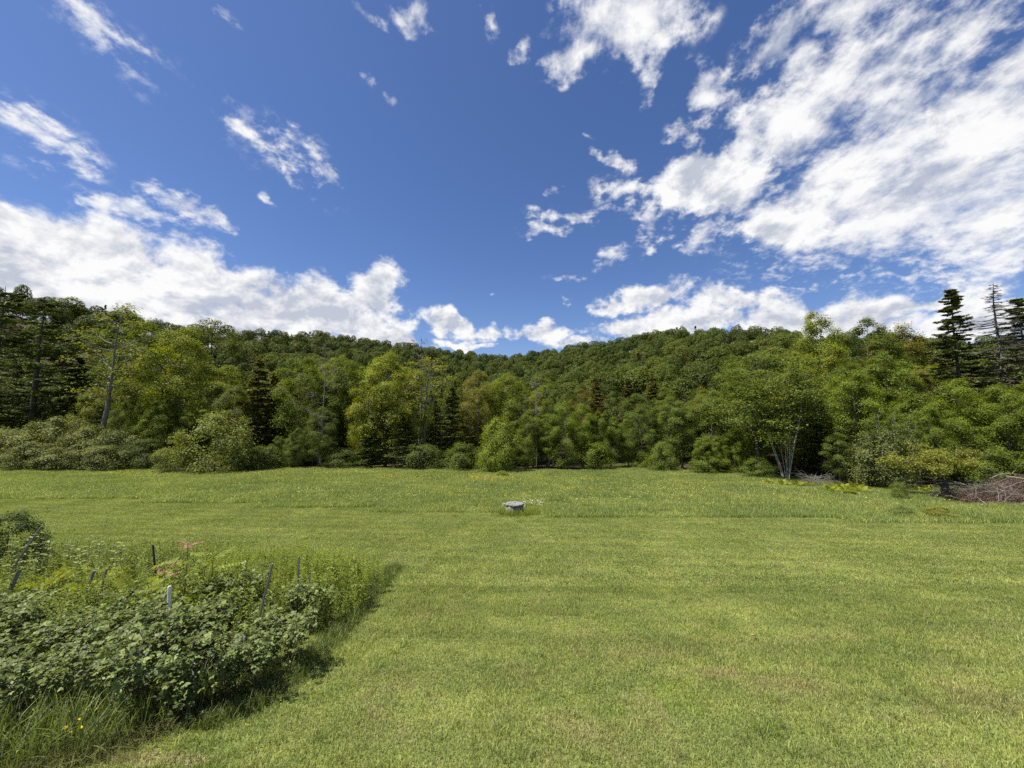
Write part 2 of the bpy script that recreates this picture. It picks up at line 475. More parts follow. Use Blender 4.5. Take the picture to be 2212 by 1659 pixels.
# colour of the grass, shared by turf sheet and blades
def grass_colour(M, dark=1.0, kind='lawn'):
    ge = M.new('ShaderNodeNewGeometry')
    pos = ge.outputs['Position']
    px, py, pz = M.sep(pos)
    flat = M.comb(px, py, 0.0)
    if kind == 'lawn':
        big = M.noise(flat, 0.35, 4, 0.6, 0.4)
        mid = M.noise(M.vmath('MULTIPLY', flat, (1, 1.2, 1)), 1.7, 4, 0.6, 0.3)
        dry = M.noise(M.vmath('ADD', flat, (31.0, 7.0, 0)), 0.8, 5, 0.62, 0.6)
        c = M.mix(M.mapr(big, 0.36, 0.64), (0.2048, 0.2528, 0.0584, 1), (0.3127, 0.3431, 0.0919, 1))
        c = M.mix(M.mapr(mid, 0.46, 0.70, 0, 0.75), c, (0.1420, 0.2130, 0.0460, 1))
        nearf = M.mapr(py, 3.5, 9.0, 0.6, 0.2)
        c = M.mix(M.math('MULTIPLY', M.mapr(dry, 0.48, 0.68, 0, 1, True), nearf), c, (0.3127, 0.2558, 0.1346, 1))
        # passes of the mower run across the slope
        w = M.math('SINE', M.math('ADD', M.math('MULTIPLY', M.math('ADD', py, M.math('MULTIPLY', px, 0.10)), 4.6), M.math('MULTIPLY', big, 9.0)))
        c = M.mix(M.mapr(w, -0.2, 1.0, 0, 0.42), c, (0.1612, 0.2023, 0.0542, 1))
        # a few bright tufts and one pale bare patch
        for (tx, ty, r, colr) in TUFTS:
            dd = M.vmath('LENGTH', M.vmath('MULTIPLY', M.vmath('SUBTRACT', flat, (tx, ty, 0)), (1 / r[0], 1 / r[1], 1)))
            dd = M.math('ADD', dd, M.math('MULTIPLY', M.math('SUBTRACT', M.noise(flat, 5.0, 3), 0.5), 1.6))
            c = M.mix(M.mapr(dd, 0.4, 1.25, 0.6, 0, True), c, (*colr, 1))
    else:
        big = M.noise(flat, 0.16, 4, 0.6, 0.4)
        mid = M.noise(flat, 0.9, 4, 0.6, 0.4)
        c = M.mix(M.mapr(big, 0.36, 0.64), (0.1858, 0.2458, 0.0628, 1), (0.3067, 0.3404, 0.0877, 1))
        c = M.mix(M.mapr(mid, 0.45, 0.70, 0, 0.7), c, (0.1486, 0.2174, 0.0542, 1))
        red = M.noise(M.vmath('ADD', flat, (9.0, 3.0, 0)), 0.35, 3, 0.6)
        c = M.mix(M.mapr(red, 0.58, 0.74, 0, 0.3), c, (0.3346, 0.2737, 0.1232, 1))
    return c, flat

TUFTS = []
for (u, v, ru, rv, colr) in [(1450, 1490, 75, 26, (0.22, 0.29, 0.04)), (1480, 1530, 60, 18, (0.15, 0.22, 0.03)), (1330, 1540, 45, 14, (0.14, 0.21, 0.03)), (1660, 1575, 60, 20, (0.12, 0.18, 0.03)),
                             (1700, 1480, 110, 24, (0.29, 0.25, 0.11)), (1560, 1455, 70, 16, (0.28, 0.235, 0.11)), (330, 1640, 140, 20, (0.30, 0.25, 0.13)), (2150, 1520, 120, 30, (0.24, 0.235, 0.09))]:
    x0, y0 = gp(u, v); x1, _ = gp(u + ru, v); _, y1 = gp(u, v - rv)
    TUFTS.append((x0, y0, (abs(x1 - x0), abs(y1 - y0)), colr))

def blade_material(name, kind, trans=0.4, var=0.62):
    m, M = new_mat(name)
    c, flat = grass_colour(M, 1.0, kind)
    at = M.new('ShaderNodeAttribute', attribute_name='lv')
    c = M.vmath('SCALE', c, scale=M.mapr(at.outputs['Fac'], 0, 1, 1 - var, 1 + var))
    straw = M.mapr(M.math('FRACT', M.math('MULTIPLY', at.outputs['Fac'], 13.7)), 0.86, 0.9, 0, 0.7)
    c = M.mix(straw, c, (0.30, 0.26, 0.13, 1))
    pb = M.new('ShaderNodeBsdfPrincipled'); M.l.new(c, pb.inputs['Base Color']); pb.inputs['Roughness'].default_value = 0.5; pb.inputs['Specular IOR Level'].default_value = 0.3
    tr = M.new('ShaderNodeBsdfTranslucent'); M.l.new(M.vmath('MULTIPLY', c, (1.15, 1.2, 0.6)), tr.inputs['Color'])
    mx = M.new('ShaderNodeMixShader'); mx.inputs[0].default_value = trans
    M.l.new(pb.outputs[0], mx.inputs[1]); M.l.new(tr.outputs[0], mx.inputs[2])
    finish(M, mx.outputs[0])
    return m
M_LAWN = blade_material('lawn_blades', 'lawn')
M_MEADOW = blade_material('meadow_blades', 'meadow')

def ground_material():
    m, M = new_mat('turf_and_forest_floor')
    cl_, flat = grass_colour(M, 1.0, 'lawn')
    cm_, _ = grass_colour(M, 1.0, 'meadow')
    z = M.new('ShaderNodeAttribute', attribute_name='zone').outputs['Fac']
    fine = M.noise(flat, 22.0, 4, 0.7)
    soil = M.mix(M.mapr(fine, 0.4, 0.6), (0.04, 0.034, 0.018, 1), (0.11, 0.105, 0.045, 1))
    cl2 = M.mix(M.mapr(fine, 0.35, 0.65, 0.75, 0.25), cl_, soil)
    cm2 = M.mix(M.mapr(fine, 0.35, 0.65, 0.75, 0.35), cm_, soil)
    ff = M.mix(M.mapr(fine, 0.4, 0.6), (0.03, 0.025, 0.016, 1), (0.07, 0.055, 0.03, 1))
    c = M.mix(M.mapr(z, 0.3, 0.7), cl2, cm2)
    c = M.mix(M.mapr(z, 1.3, 1.7), c, ff)
    pb = M.new('ShaderNodeBsdfPrincipled'); M.l.new(c, pb.inputs['Base Color']); pb.inputs['Roughness'].default_value = 0.95; pb.inputs['Specular IOR Level'].default_value = 0.1
    bp = M.new('ShaderNodeBump'); bp.inputs['Strength'].default_value = 0.7; bp.inputs['Distance'].default_value = 0.03
    M.l.new(fine, bp.inputs['Height']); M.l.new(bp.outputs[0], pb.inputs['Normal'])
    finish(M, pb.outputs[0])
    return m

# garden bed and mown edge on the plan
MOW_PX = [(-300, 1064), (0, 1075), (300, 1085), (600, 1098), (900, 1108), (1106, 1112), (1300, 1117), (1700, 1124), (2212, 1138), (2500, 1146)]
MOW = [gp(u, v) for u, v in MOW_PX]
def mow_y(x): return interp(x, MOW)
BED_PX = [(-420, 1640), (0, 1690), (200, 1640), (420, 1548), (600, 1482), (690, 1415), (750, 1352), (815, 1268), (812, 1238), (600, 1216), (300, 1198), (0, 1180), (-400, 1170)]
BED = np.array([gp(u, v) for u, v in BED_PX])
def in_bed(x, y, grow=0.0):
    x = np.asarray(x); y = np.asarray(y); r = np.zeros(x.shape, bool)
    c = BED.mean(0); B = c + (BED - c) * (1 + grow)
    j = len(B) - 1
    for i in range(len(B)):
        xi, yi = B[i]; xj, yj = B[j]
        hit = ((yi > y) != (yj > y)) & (x < (xj - xi) * (y - yi) / (yj - yi + 1e-12) + xi)
        r ^= hit; j = i
    return r

def build_ground():
    def axis(near, step, far, grow):
        a = list(np.arange(0, near, step)); d = step
        while a[-1] < far: d *= grow; a.append(a[-1] + d)
        return np.array(a)
    xp = axis(46, 0.8, 1500, 1.09)
    xs = np.concatenate([-xp[:0:-1], xp])
    yp = axis(64, 0.6, 1500, 1.06)
    ym = axis(8, 0.8, 700, 1.35)
    ys = np.concatenate([-ym[:0:-1], yp])
    X, Y = np.meshgrid(xs, ys)
    Z = ground(X.ravel(), Y.ravel())
    V = np.stack([X.ravel(), Y.ravel(), Z], 1)
    nx, ny = len(xs), len(ys)
    i, j = np.meshgrid(np.arange(nx - 1), np.arange(ny - 1))
    a = (j * nx + i).ravel()
    Q = np.stack([a, a + 1, a + nx + 1, a + nx], 1)
    zone = np.where(Y.ravel() > treeline(X.ravel()) + 0.5, 2.0, np.where(Y.ravel() > mow_y(X.ravel()), 1.0, 0.0))
    zone = np.where(in_bed(X.ravel(), Y.ravel(), -0.03), 2.0, zone)
    me = mesh_np('ground', V, [Q], [ground_material()], {'zone': ('POINT', zone)}, True)
    o = link('ground', me); o['kind'] = 'structure'; o['label'] = 'sloping mown lawn, meadow and wooded hillside'
    return o
build_ground()

# ------------------------------------------------------------------ scatter of one uncountable stuff by geometry nodes
def scatter(name, label, cat, pts, rots, scales, protos, seed=0):
    n = len(pts)
    me = bpy.data.meshes.new(name)
    me.vertices.add(n); me.vertices.foreach_set('co', np.asarray(pts, np.float32).ravel())
    a = me.attributes.new('rot', 'FLOAT_VECTOR', 'POINT'); a.data.foreach_set('vector', np.asarray(rots, np.float32).ravel())
    a = me.attributes.new('scl', 'FLOAT_VECTOR', 'POINT'); a.data.foreach_set('vector', np.asarray(scales, np.float32).ravel())
    rng = np.random.default_rng(seed)
    a = me.attributes.new('pick', 'INT', 'POINT'); a.data.foreach_set('value', rng.integers(0, len(protos), n).astype(np.int32))
    o = link(name, me)
    tree = bpy.data.node_groups.new(name + '_scatter', 'GeometryNodeTree')
    tree.interface.new_socket('Geometry', in_out='INPUT', socket_type='NodeSocketGeometry')
    tree.interface.new_socket('Geometry', in_out='OUTPUT', socket_type='NodeSocketGeometry')
    N = tree.nodes; L = tree.links
    gi = N.new('NodeGroupInput'); go = N.new('NodeGroupOutput')
    iop = N.new('GeometryNodeInstanceOnPoints')
    gtis = []
    for pm in protos:
        po = bpy.data.objects.new(pm.name, pm)      # source shape, never placed in the scene itself
        oi = N.new('GeometryNodeObjectInfo'); oi.inputs['Object'].default_value = po
        gt = N.new('GeometryNodeGeometryToInstance'); L.new(oi.outputs['Geometry'], gt.inputs[0]); gtis.append(gt)
    jn = N.new('GeometryNodeJoinGeometry')
    for gt in gtis: L.new(gt.outputs[0], jn.inputs[0])
    def named(nm, typ):
        q = N.new('GeometryNodeInputNamedAttribute'); q.data_type = typ; q.inputs['Name'].default_value = nm
        return next(s for s in q.outputs if s.enabled and s.name == 'Attribute')
    L.new(gi.outputs[0], iop.inputs['Points']); L.new(jn.outputs[0], iop.inputs['Instance'])
    iop.inputs['Pick Instance'].default_value = True
    L.new(named('pick', 'INT'), iop.inputs['Instance Index'])
    try:
        e2r = N.new('FunctionNodeEulerToRotation'); L.new(named('rot', 'FLOAT_VECTOR'), e2r.inputs[0]); L.new(e2r.outputs[0], iop.inputs['Rotation'])
    except Exception:
        L.new(named('rot', 'FLOAT_VECTOR'), iop.inputs['Rotation'])
    L.new(named('scl', 'FLOAT_VECTOR'), iop.inputs['Scale'])
    L.new(iop.outputs[0], go.inputs[0])
    md = o.modifiers.new('scatter', 'NODES'); md.node_group = tree
    tag(o, label, cat, kind='stuff')
    return o

def slope_rots(x, y, rng, spin=True):
    """rotations that lay a patch on the slope after a random turn"""
    e = 0.4
    sx = (ground(x + e, y) - ground(x - e, y)) / (2 * e); sy = (ground(x, y + e) - ground(x, y - e)) / (2 * e)
    out = np.zeros((len(x), 3)); ang = rng.integers(0, 4, len(x)) * (PI / 2) if spin else np.zeros(len(x))
    for i in range(len(x)):
        n = Vector((-sx[i], -sy[i], 1)).normalized()
        q = Vector((0, 0, 1)).rotation_difference(n).to_matrix() @ Matrix.Rotation(ang[i], 3, 'Z')
        out[i] = q.to_euler()
    return out

def grass_patch(name, size, n, hmin, hmax, w, mat, rng, lean=0.35, bend=0.3, jitter=0.0):
    """a square tuft sheet of bent blades, two faces each"""
    b = np.stack([rng.uniform(-size / 2 - jitter, size / 2 + jitter, n), rng.uniform(-size / 2 - jitter, size / 2 + jitter, n), np.full(n, -0.008)], 1)
    h = rng.uniform(hmin, hmax, n)
    az = rng.random(n) * 2 * PI
    ld = np.stack([np.cos(az), np.sin(az), np.zeros(n)], 1)
    ln = np.abs(rng.normal(0, lean, n))
    wd = np.stack([-np.sin(az), np.cos(az), np.zeros(n)], 1)
    tw = rng.normal(0, 0.6, n)
    wd = norm(wd + ld * tw[:, None])
    ww = (w * rng.uniform(0.6, 1.3, n))[:, None]
    mid = b + ld * (h * ln * 0.5)[:, None] + np.array([0, 0, 1]) * (h * 0.55)[:, None]
    tip = b + ld * (h * (ln + bend * ln * 2))[:, None] + np.array([0, 0, 1]) * (h * (1 - 0.25 * np.minimum(ln, 1)))[:, None]
    V = np.stack([b - wd * ww * .5, b + wd * ww * .5, mid + wd * ww * .42, mid - wd * ww * .42, tip], 1).reshape(-1, 3)
    i = np.arange(n) * 5
    Q = np.stack([i, i + 1, i + 2, i + 3], 1); T = np.stack([i + 3, i + 2, i + 4], 1)
    lv = rng.random(n)
    return mesh_np(name, V, [Q, T], [mat], {'lv': ('FACE', np.concatenate([lv, lv]))})

def grid_points(x0, x1, y0, y1, step, rng, jit=0.0):
    X, Y = np.meshgrid(np.arange(x0, x1, step), np.arange(y0, y1, step))
    x = X.ravel() + rng.uniform(-jit, jit, X.size) * step; y = Y.ravel() + rng.uniform(-jit, jit, X.size) * step
    return x, y

def in_view(x, y, margin=2.5):
    return np.abs(x) < 1.36 * np.maximum(y, 0) + margin

def build_grass():
    rng = np.random.default_rng(11)
    # near lawn
    pr = [grass_patch('lawn_patch_near', 1.0, 5200, 0.03, 0.075, 0.0065, M_LAWN, rng) for _ in range(4)]
    x, y = grid_points(-27, 27, -1.0, 11.0, 1.0, rng)
    k = in_view(x, y, 10) & ~in_bed(x, y, -0.22)
    x, y = x[k], y[k]
    p = np.stack([x, y, ground(x, y)], 1)
    s = np.ones((len(x), 3)); s[:, 2] = rng.uniform(0.75, 1.2, len(x))
    scatter('lawn_grass', 'short mown lawn grass on the near slope beside the overgrown bed', 'grass', p, slope_rots(x, y, rng), s, pr)
    # stray longer tufts the mower missed
    pr = [grass_patch('lawn_tuft', 0.16, 46, 0.06, 0.13, 0.006, M_LAWN, rng, 0.6, 0.4) for _ in range(4)]
    n = 1500
    y = 3 + 19 * rng.random(n) ** 1.3; x = rng.uniform(-1.4, 1.4, n) * y
    k = (y < mow_y(x) - .5) & ~in_bed(x, y, 0.05); x, y = x[k], y[k]
    p = np.stack([x, y, ground(x, y)], 1); sc = np.repeat(rng.uniform(.6, 1.15, len(x))[:, None], 3, 1)
    scatter('lawn_tufts', 'stray longer tufts of grass standing out of the mown lawn', 'grass', p, slope_rots(x, y, rng), sc, pr)
    # farther lawn
    pr = [grass_patch('lawn_patch_far', 1.5, 4200, 0.03, 0.07, 0.013, M_LAWN, rng) for _ in range(4)]
    x, y = grid_points(-56, 56, 10.75, 33, 1.5, rng)
    k = in_view(x, y, 11) & (y < mow_y(x) + 1.3) & ~in_bed(x, y, -0.22)
    x, y = x[k], y[k]
    p = np.stack([x, y, ground(x, y)], 1)
    s = np.ones((len(x), 3)); s[:, 2] = rng.uniform(0.75, 1.2, len(x))
    scatter('lawn_grass', 'short mown lawn grass stretching down to the meadow edge', 'grass', p, slope_rots(x, y, rng), s, pr)
    # meadow
    pr = [grass_patch('meadow_patch', 2.0, 2600, 0.14, 0.42, 0.016, M_MEADOW, rng, 0.3, 0.35, 0.15) for _ in range(5)]
    x, y = grid_points(-96, 70, 18, 64, 1.8, rng)
    k = in_view(x, y, 11) & (y > mow_y(x) + 0.6) & (y < treeline(x) + 1.5)
    x, y = x[k], y[k]
    p = np.stack([x, y, ground(x, y)], 1)
    s = np.ones((len(x), 3)); s[:, 2] = rng.uniform(0.6, 1.15, len(x)) * np.clip(0.8 + (y - mow_y(x)) / 25.0, 0.8, 1.0)
    scatter('meadow_grass', 'unmown meadow grass between the lawn and the trees', 'grass', p, slope_rots(x, y, rng), s, pr)
build_grass()

# ------------------------------------------------------------------ trees
def trunk_path(rng, H, wob=0.02, K=9, lean=(0, 0)):
    t = np.linspace(0, 1, K)
    w = np.cumsum(rng.normal(0, wob, (K, 2)), 0) * H * 0.25
    w -= w[0]
    P = np.stack([w[:, 0] + lean[0] * t * H, w[:, 1] + lean[1] * t * H, t * H], 1)
    P[0, 2] = -0.25
    return P

def path_at(P, z):
    return np.stack([np.interp(z, P[:, 2], P[:, 0]), np.interp(z, P[:, 2], P[:, 1]), z], -1)

def broadleaf(name, seed, H=14.0, R=3.8, hb=0.10, lobes=22, spr=24, lps=22, leaf=0.21, tr=0.17, flat=0.6, wide=0.8, lobr=(0.30, 0.46), sparse=1.0, bark=None, lean=(0, 0), asp=0.95, lmat=None, twigs=2):
    """returns (trunk mesh, crown mesh): limbs carry lobes, lobes carry flat leafy sprays"""
    rng = np.random.default_rng(seed)
    bark = bark or M_BARK; lmat = lmat or M_LEAF
    P = trunk_path(rng, H * 0.94, lean=lean)
    gt = Geo()
    tubes(gt, P, tr * (1 - 0.93 * np.linspace(0, 1, len(P)) ** 0.9) * (1 + 0.5 * np.exp(-np.linspace(0, 1, len(P)) * 14)), 8)
    x = (np.arange(lobes) + rng.uniform(0.1, 0.9, lobes)) / lobes
    xx = x ** wide
    prof = np.clip(np.sqrt(np.clip(4 * xx * (1 - xx), 0, 1)), 0.18, 1) * R
    az = np.arange(lobes) * 2.3999 + rng.uniform(-0.5, 0.5, lobes)
    lr = R * rng.uniform(*lobr, lobes) * (1 - 0.45 * x)
    rad = np.maximum(prof * rng.uniform(0.55, 1.0, lobes) - lr * 0.45, 0.0)
    zc = H * (hb + (0.97 - hb) * x)
    base = path_at(P, np.clip(zc, 0, H * .94))
    C = np.stack([base[:, 0] + np.cos(az) * rad, base[:, 1] + np.sin(az) * rad, zc], 1)
    out = norm(np.stack([np.cos(az), np.sin(az), np.zeros(lobes)], 1))
    # limbs
    z0 = np.clip(zc - rad * rng.uniform(0.35, 0.8, lobes) - 0.3, 0.06 * H, 0.9 * H)
    A = path_at(P, z0)
    bend = np.stack([np.zeros(lobes), np.zeros(lobes), -0.12 * rad], 1)
    lb = bez(A, C, bend, 5)
    lb[:, 1:4] += rng.normal(0, 0.05, (lobes, 3, 3)) * rad[:, None, None]
    r0 = tr * (0.16 + 0.28 * rad / max(R, .1))
    tubes(gt, lb, r0[:, None] * np.array([1, .8, .6, .42, .2])[None], 5)
    # sprays
    n = lobes * spr
    li = np.repeat(np.arange(lobes), spr)
    v = rng.normal(size=(n, 3)) + out[li] * 0.75 + np.array([0, 0, 0.45])
    v = norm(v)
    S = C[li] + v * (lr[li] * rng.uniform(0.45, 1.12, n))[:, None] * np.array([1, 1, asp])
    keep = rng.random(n) < sparse
    S, v, li = S[keep], v[keep], li[keep]; n = len(S)
    if twigs:
        sel = rng.random(n) < twigs / 10.0
        tw = bez(C[li[sel]], S[sel], np.tile(np.array([[0, 0, .06]]), (sel.sum(), 1)), 3)
        tubes(gt, tw, np.tile(np.array([.018, .012, .005]) * (H / 14), (sel.sum(), 1)), 3)
    gl = Geo()
    m = n * lps
    si = np.repeat(np.arange(n), lps)
    sx = lr[li][si] * 0.30
    off = rng.normal(size=(m, 3)) * np.stack([sx, sx, sx * flat], 1)
    # sprays sag outward
    vo = v[si].copy(); vo[:, 2] = 0
    off[:, 2] -= 0.28 * np.sum(off * vo, 1)
    Cl = S[si] + off
    crn = norm((Cl - np.array([0, 0, H * (hb + .42 * (1 - hb))])) * np.array([1, 1, .7]))
    Nn = np.array([0, 0, 0.42]) + v[si] * 0.6 + crn * 0.3 + rng.normal(0, 0.36, (m, 3))
    ls = leaf * rng.uniform(0.6, 1.3, m)
    slv = rng.random(n)
    leaf_quads(gl, Cl, Nn, ls, ls * 0.72, rng, lv=np.clip(0.6 * rng.random(m) + 0.4 * slv[si], 0, 1))
    return gt.mesh(name + '_trunk', [bark], True), gl.mesh(name + '_crown', [lmat])

def conifer(name, seed, H=18.0, R=2.6, hb=0.06, whorls=34, per=7, live=(0.0, 1.0), needle=0.20, droop=0.30, tr=0.2, density=16, bark=None, flat=False, up=0.12, twig=False, irregular=0.25, wid=0.06, thick=1.0):
    """spruce, hemlock or pine: whorls of branches with needled side shoots; live = height range that bears needles"""
    rng = np.random.default_rng(seed)
    bark = bark or M_BARKD
    P = trunk_path(rng, H, 0.006)
    gt = Geo(); gl = Geo()
    tubes(gt, P, tr * (1 - 0.96 * np.linspace(0, 1, len(P))), 7)
    n = whorls * per
    t = np.repeat((np.arange(whorls) + rng.uniform(-.3, .3, whorls)) / whorls, per)
    t = np.clip(t + rng.normal(0, 0.013, n), 0, 0.985)
    z = H * (hb + (1 - hb) * t)
    az = rng.random(n) * 2 * PI
    Ln = R * ((1 - t) ** 0.85 + 0.03) * rng.uniform(1 - irregular * 1.6, 1 + irregular, n)
    if flat: Ln = R * np.sqrt(np.clip(1 - t, 0, 1)) * np.clip(0.4 + t * 2.2, 0, 1) * rng.uniform(0.45, 1.15, n)
    A = path_at(P, z)
    o = np.stack([np.cos(az), np.sin(az), np.zeros(n)], 1)
    dr = droop * (1 - t * 1.25) if not flat else -0.12 * np.ones(n)
    B = A + o * Ln[:, None] + np.array([0, 0, -1]) * (Ln * dr)[:, None]
    br = bez(A, B, np.array([0, 0, 1.0]) * (-up * Ln)[:, None], 6)
    tubes(gt, br, (0.012 + 0.022 * Ln / R)[:, None] * np.array([1, .85, .7, .5, .35, .15])[None] * (tr / .2) * thick, 4)
    # side shoots
    k = 8
    s = rng.uniform(0.22, 1.0, (n, k))
    idx = np.clip((s * 5).astype(int), 0, 4); fr = s * 5 - idx
    ar = np.arange(n)[:, None]
    S = br[ar, idx] * (1 - fr[..., None]) + br[ar, idx + 1] * fr[..., None]
    sd = np.where(rng.random((n, k)) < .5, 1.0, -1.0)
    per_ = np.stack([-o[:, 1], o[:, 0], np.zeros(n)], 1)
    sl_ = Ln[:, None] * 0.34 * (1.15 - s) + 0.10
    dirn = norm(o[:, None] * 0.75 + per_[:, None] * sd[..., None] * 0.9 + np.array([0, 0, -0.22 if not flat else 0.1]))
    E = S + dirn * sl_[..., None]
    Sf, Ef = S.reshape(-1, 3), E.reshape(-1, 3)
    hv = np.repeat(t, k)
    if twig:
        tw = bez(Sf, Ef, np.zeros_like(Sf), 3)
        tubes(gt, tw, np.tile(np.array([.012, .009, .004]) * thick, (len(Sf), 1)), 3)
    lv_ok = (hv >= live[0]) & (hv <= live[1])
    # on a half dead tree the needles thin out
    Sf, Ef, hv2 = Sf[lv_ok], Ef[lv_ok], hv[lv_ok]
    if len(Sf):
        m = len(Sf) * density
        si = np.repeat(np.arange(len(Sf)), density)
        q = rng.random(m)[:, None]
        Cn = Sf[si] * (1 - q) + Ef[si] * q + rng.normal(0, 0.05, (m, 3)) * np.array([1, 1, .7])
        T = norm(Ef - Sf)[si] + rng.normal(0, .45, (m, 3))
        Nn = np.array([0, 0, 1.0]) + rng.normal(0, .5, (m, 3))
        L_ = needle * rng.uniform(.6, 1.3, m)
        leaf_quads(gl, Cn, Nn, L_, L_ * wid / .2, rng, T=T)
    tm = gt.mesh(name + '_trunk', [bark], True)
    return tm, (gl.mesh(name + '_crown', [M_NEEDLE]) if gl.n else None)

def bare_tree(name, seed, H=12.0, R=2.0, limbs=26, tr=0.13, hb=0.25, bark=None, up=0.7, sub=7):
    """leafless tree: trunk, limbs, branches and twigs"""
    rng = np.random.default_rng(seed)
    P = trunk_path(rng, H, 0.012)
    gt = Geo()
    tubes(gt, P, tr * (1 - 0.94 * np.linspace(0, 1, len(P))), 7)
    t = rng.uniform(0, 1, limbs) ** 0.8
    z = H * (hb + (0.97 - hb) * t)
    az = np.arange(limbs) * 2.4 + rng.uniform(-.4, .4, limbs)
    o = np.stack([np.cos(az), np.sin(az), np.zeros(limbs)], 1)
    Ln = R * (1.1 - 0.75 * t) * rng.uniform(.5, 1.2, limbs)
    A = path_at(P, z)
    B = A + o * Ln[:, None] + np.array([0, 0, 1]) * (Ln * rng.uniform(up * .4, up * 1.4, limbs))[:, None]
    br = bez(A, B, np.array([0, 0, -.12]) * Ln[:, None], 6); br[:, 1:] += rng.normal(0, .05, (limbs, 5, 3)) * Ln[:, None, None]
    tubes(gt, br, (tr * .30 * (1.1 - .7 * t))[:, None] * np.array([1, .85, .7, .5, .35, .15])[None], 5)
    n = limbs * sub
    li = np.repeat(np.arange(limbs), sub)
    s = rng.uniform(.25, .98, n); idx = np.clip((s * 5).astype(int), 0, 4); fr = (s * 5 - idx)[:, None]
    S = br[li, idx] * (1 - fr) + br[li, idx + 1] * fr
    d = norm(o[li] * .6 + rng.normal(0, .6, (n, 3)) + np.array([0, 0, .45]))
    E = S + d * (Ln[li] * rng.uniform(.2, .5, n))[:, None]
    b2 = bez(S, E, rng.normal(0, .05, (n, 3)), 4)
    tubes(gt, b2, np.tile(np.array([.016, .012, .009, .004]), (n, 1)), 3)
    m = n * 2
    si = np.repeat(np.arange(n), 2)
    q = rng.uniform(.3, 1, m)[:, None]
    S2 = S[si] * (1 - q) + E[si] * q
    E2 = S2 + norm(d[si] + rng.normal(0, .6, (m, 3))) * (Ln[li][si] * rng.uniform(.1, .25, m))[:, None]
    tubes(gt, bez(S2, E2, np.zeros_like(S2), 3), np.tile(np.array([.009, .006, .003]), (m, 1)), 3)
    return gt.mesh(name + '_trunk', [bark or M_DEADW], True)

def multi_stem(name, seed, H=13.0, stems=8, spread=0.15, R=3.4, leaf=0.16, bark=None):
    """clump of slender pale stems under one crown"""
    rng = np.random.default_rng(seed)
    gt = Geo(); C = []
    for i in range(stems):
        a = i * 2 * PI / stems + rng.uniform(-.4, .4)
        h = H * rng.uniform(.75, 1.0); sp = spread * rng.uniform(.5, 1.2)
        t = np.linspace(0, 1, 9)
        o = np.array([math.cos(a), math.sin(a)])
        xy = o[None] * (0.14 + sp * h * t ** 0.9)[:, None] + np.cumsum(rng.normal(0, .05, (9, 2)), 0)
        P = np.column_stack([xy, t * h]); P[0, 2] = -.25
        tubes(gt, P, 0.038 * rng.uniform(.7, 1.15) * (1 - .9 * t), 7)
        for q in np.linspace(.5, 1.0, 6):
            c = np.array([np.interp(q, t, P[:, 0]), np.interp(q, t, P[:, 1]), q * h])
            dd = rng.normal(0, .75, 3) * np.array([1, 1, .4]); C.append(c + dd)
            tubes(gt, bez(c[None] - [[0, 0, .5]], (c + dd)[None], np.zeros((1, 3)), 4), np.array([[.025, .02, .012, .006]]), 4)
    C = np.array(C); n = len(C) * 20
    li = np.repeat(np.arange(len(C)), 20)
    v = norm(rng.normal(size=(n, 3)))
    S = C[li] + v * rng.uniform(.25, 1.15, n)[:, None] * np.array([1, 1, .75])
    lps = 18; si = np.repeat(np.arange(n), lps); m = len(si)
    Cl = S[si] + rng.normal(0, 1, (m, 3)) * np.array([.27, .27, .12])
    Nn = np.array([0, 0, .6]) + v[si] * .3 + rng.normal(0, .55, (m, 3))
    gl = Geo(); ls = leaf * rng.uniform(.6, 1.3, m)
    leaf_quads(gl, Cl, Nn, ls, ls * .7, rng)
    return gt.mesh(name + '_trunk', [bark or M_BARKP], True), gl.mesh(name + '_crown', [M_LEAF])

def dome(name, seed, H=12.0, R=4.0, n=2600, leaf=.4, lobes=15, lmat=None, tr=.16, base=.30):
    """round-crowned tree seen from afar: lobes packed into a dome, leaves on their outer faces"""
    rng = np.random.default_rng(seed)
    a = np.arange(lobes) * 2.4 + rng.uniform(-.4, .4, lobes)
    ct = 1 - 1.35 * (np.arange(lobes) + .3) / lobes
    st = np.sqrt(np.clip(1 - ct ** 2, 0, 1))
    hz = H * (1 - base) / 2
    c0 = np.array([0, 0, H * base + hz])
    q = rng.uniform(.52, .72, lobes)
    C = c0 + np.stack([np.cos(a) * st * R * q, np.sin(a) * st * R * q, ct * hz * q], 1)
    lr = R * rng.uniform(.30, .46, lobes)
    m = n * 3
    li = rng.integers(0, lobes, m)
    v = norm(rng.normal(size=(m, 3)) + np.array([0, 0, .25]))
    P = C[li] + v * (lr[li] * rng.uniform(.80, 1.06, m))[:, None] * np.array([1, 1, .9])
    inside = np.zeros(m, bool)
    for k in range(lobes):
        inside |= (np.linalg.norm((P - C[k]) / np.array([1, 1, .9]), axis=1) < lr[k] * .78)
    P, v = P[~inside][:n], v[~inside][:n]
    gt = Geo(); gl = Geo()
    tp = trunk_path(rng, H * .8); tubes(gt, tp, tr * (1 - .9 * np.linspace(0, 1, len(tp))), 6)
    A = path_at(tp, np.clip(C[:, 2] - lr, H * .2, H * .75)); tubes(gt, bez(A, C, np.zeros_like(C), 3), np.tile(np.array([.07, .05, .02]), (lobes, 1)), 4)
    ls = leaf * rng.uniform(.6, 1.3, len(P))
    leaf_quads(gl, P, v * .85 + np.array([0, 0, .35]) + rng.normal(0, .35, P.shape), ls, ls * .75, rng)
    return gt.mesh(name + '_trunk', [M_BARK], True), gl.mesh(name + '_crown', [lmat or M_LEAF])

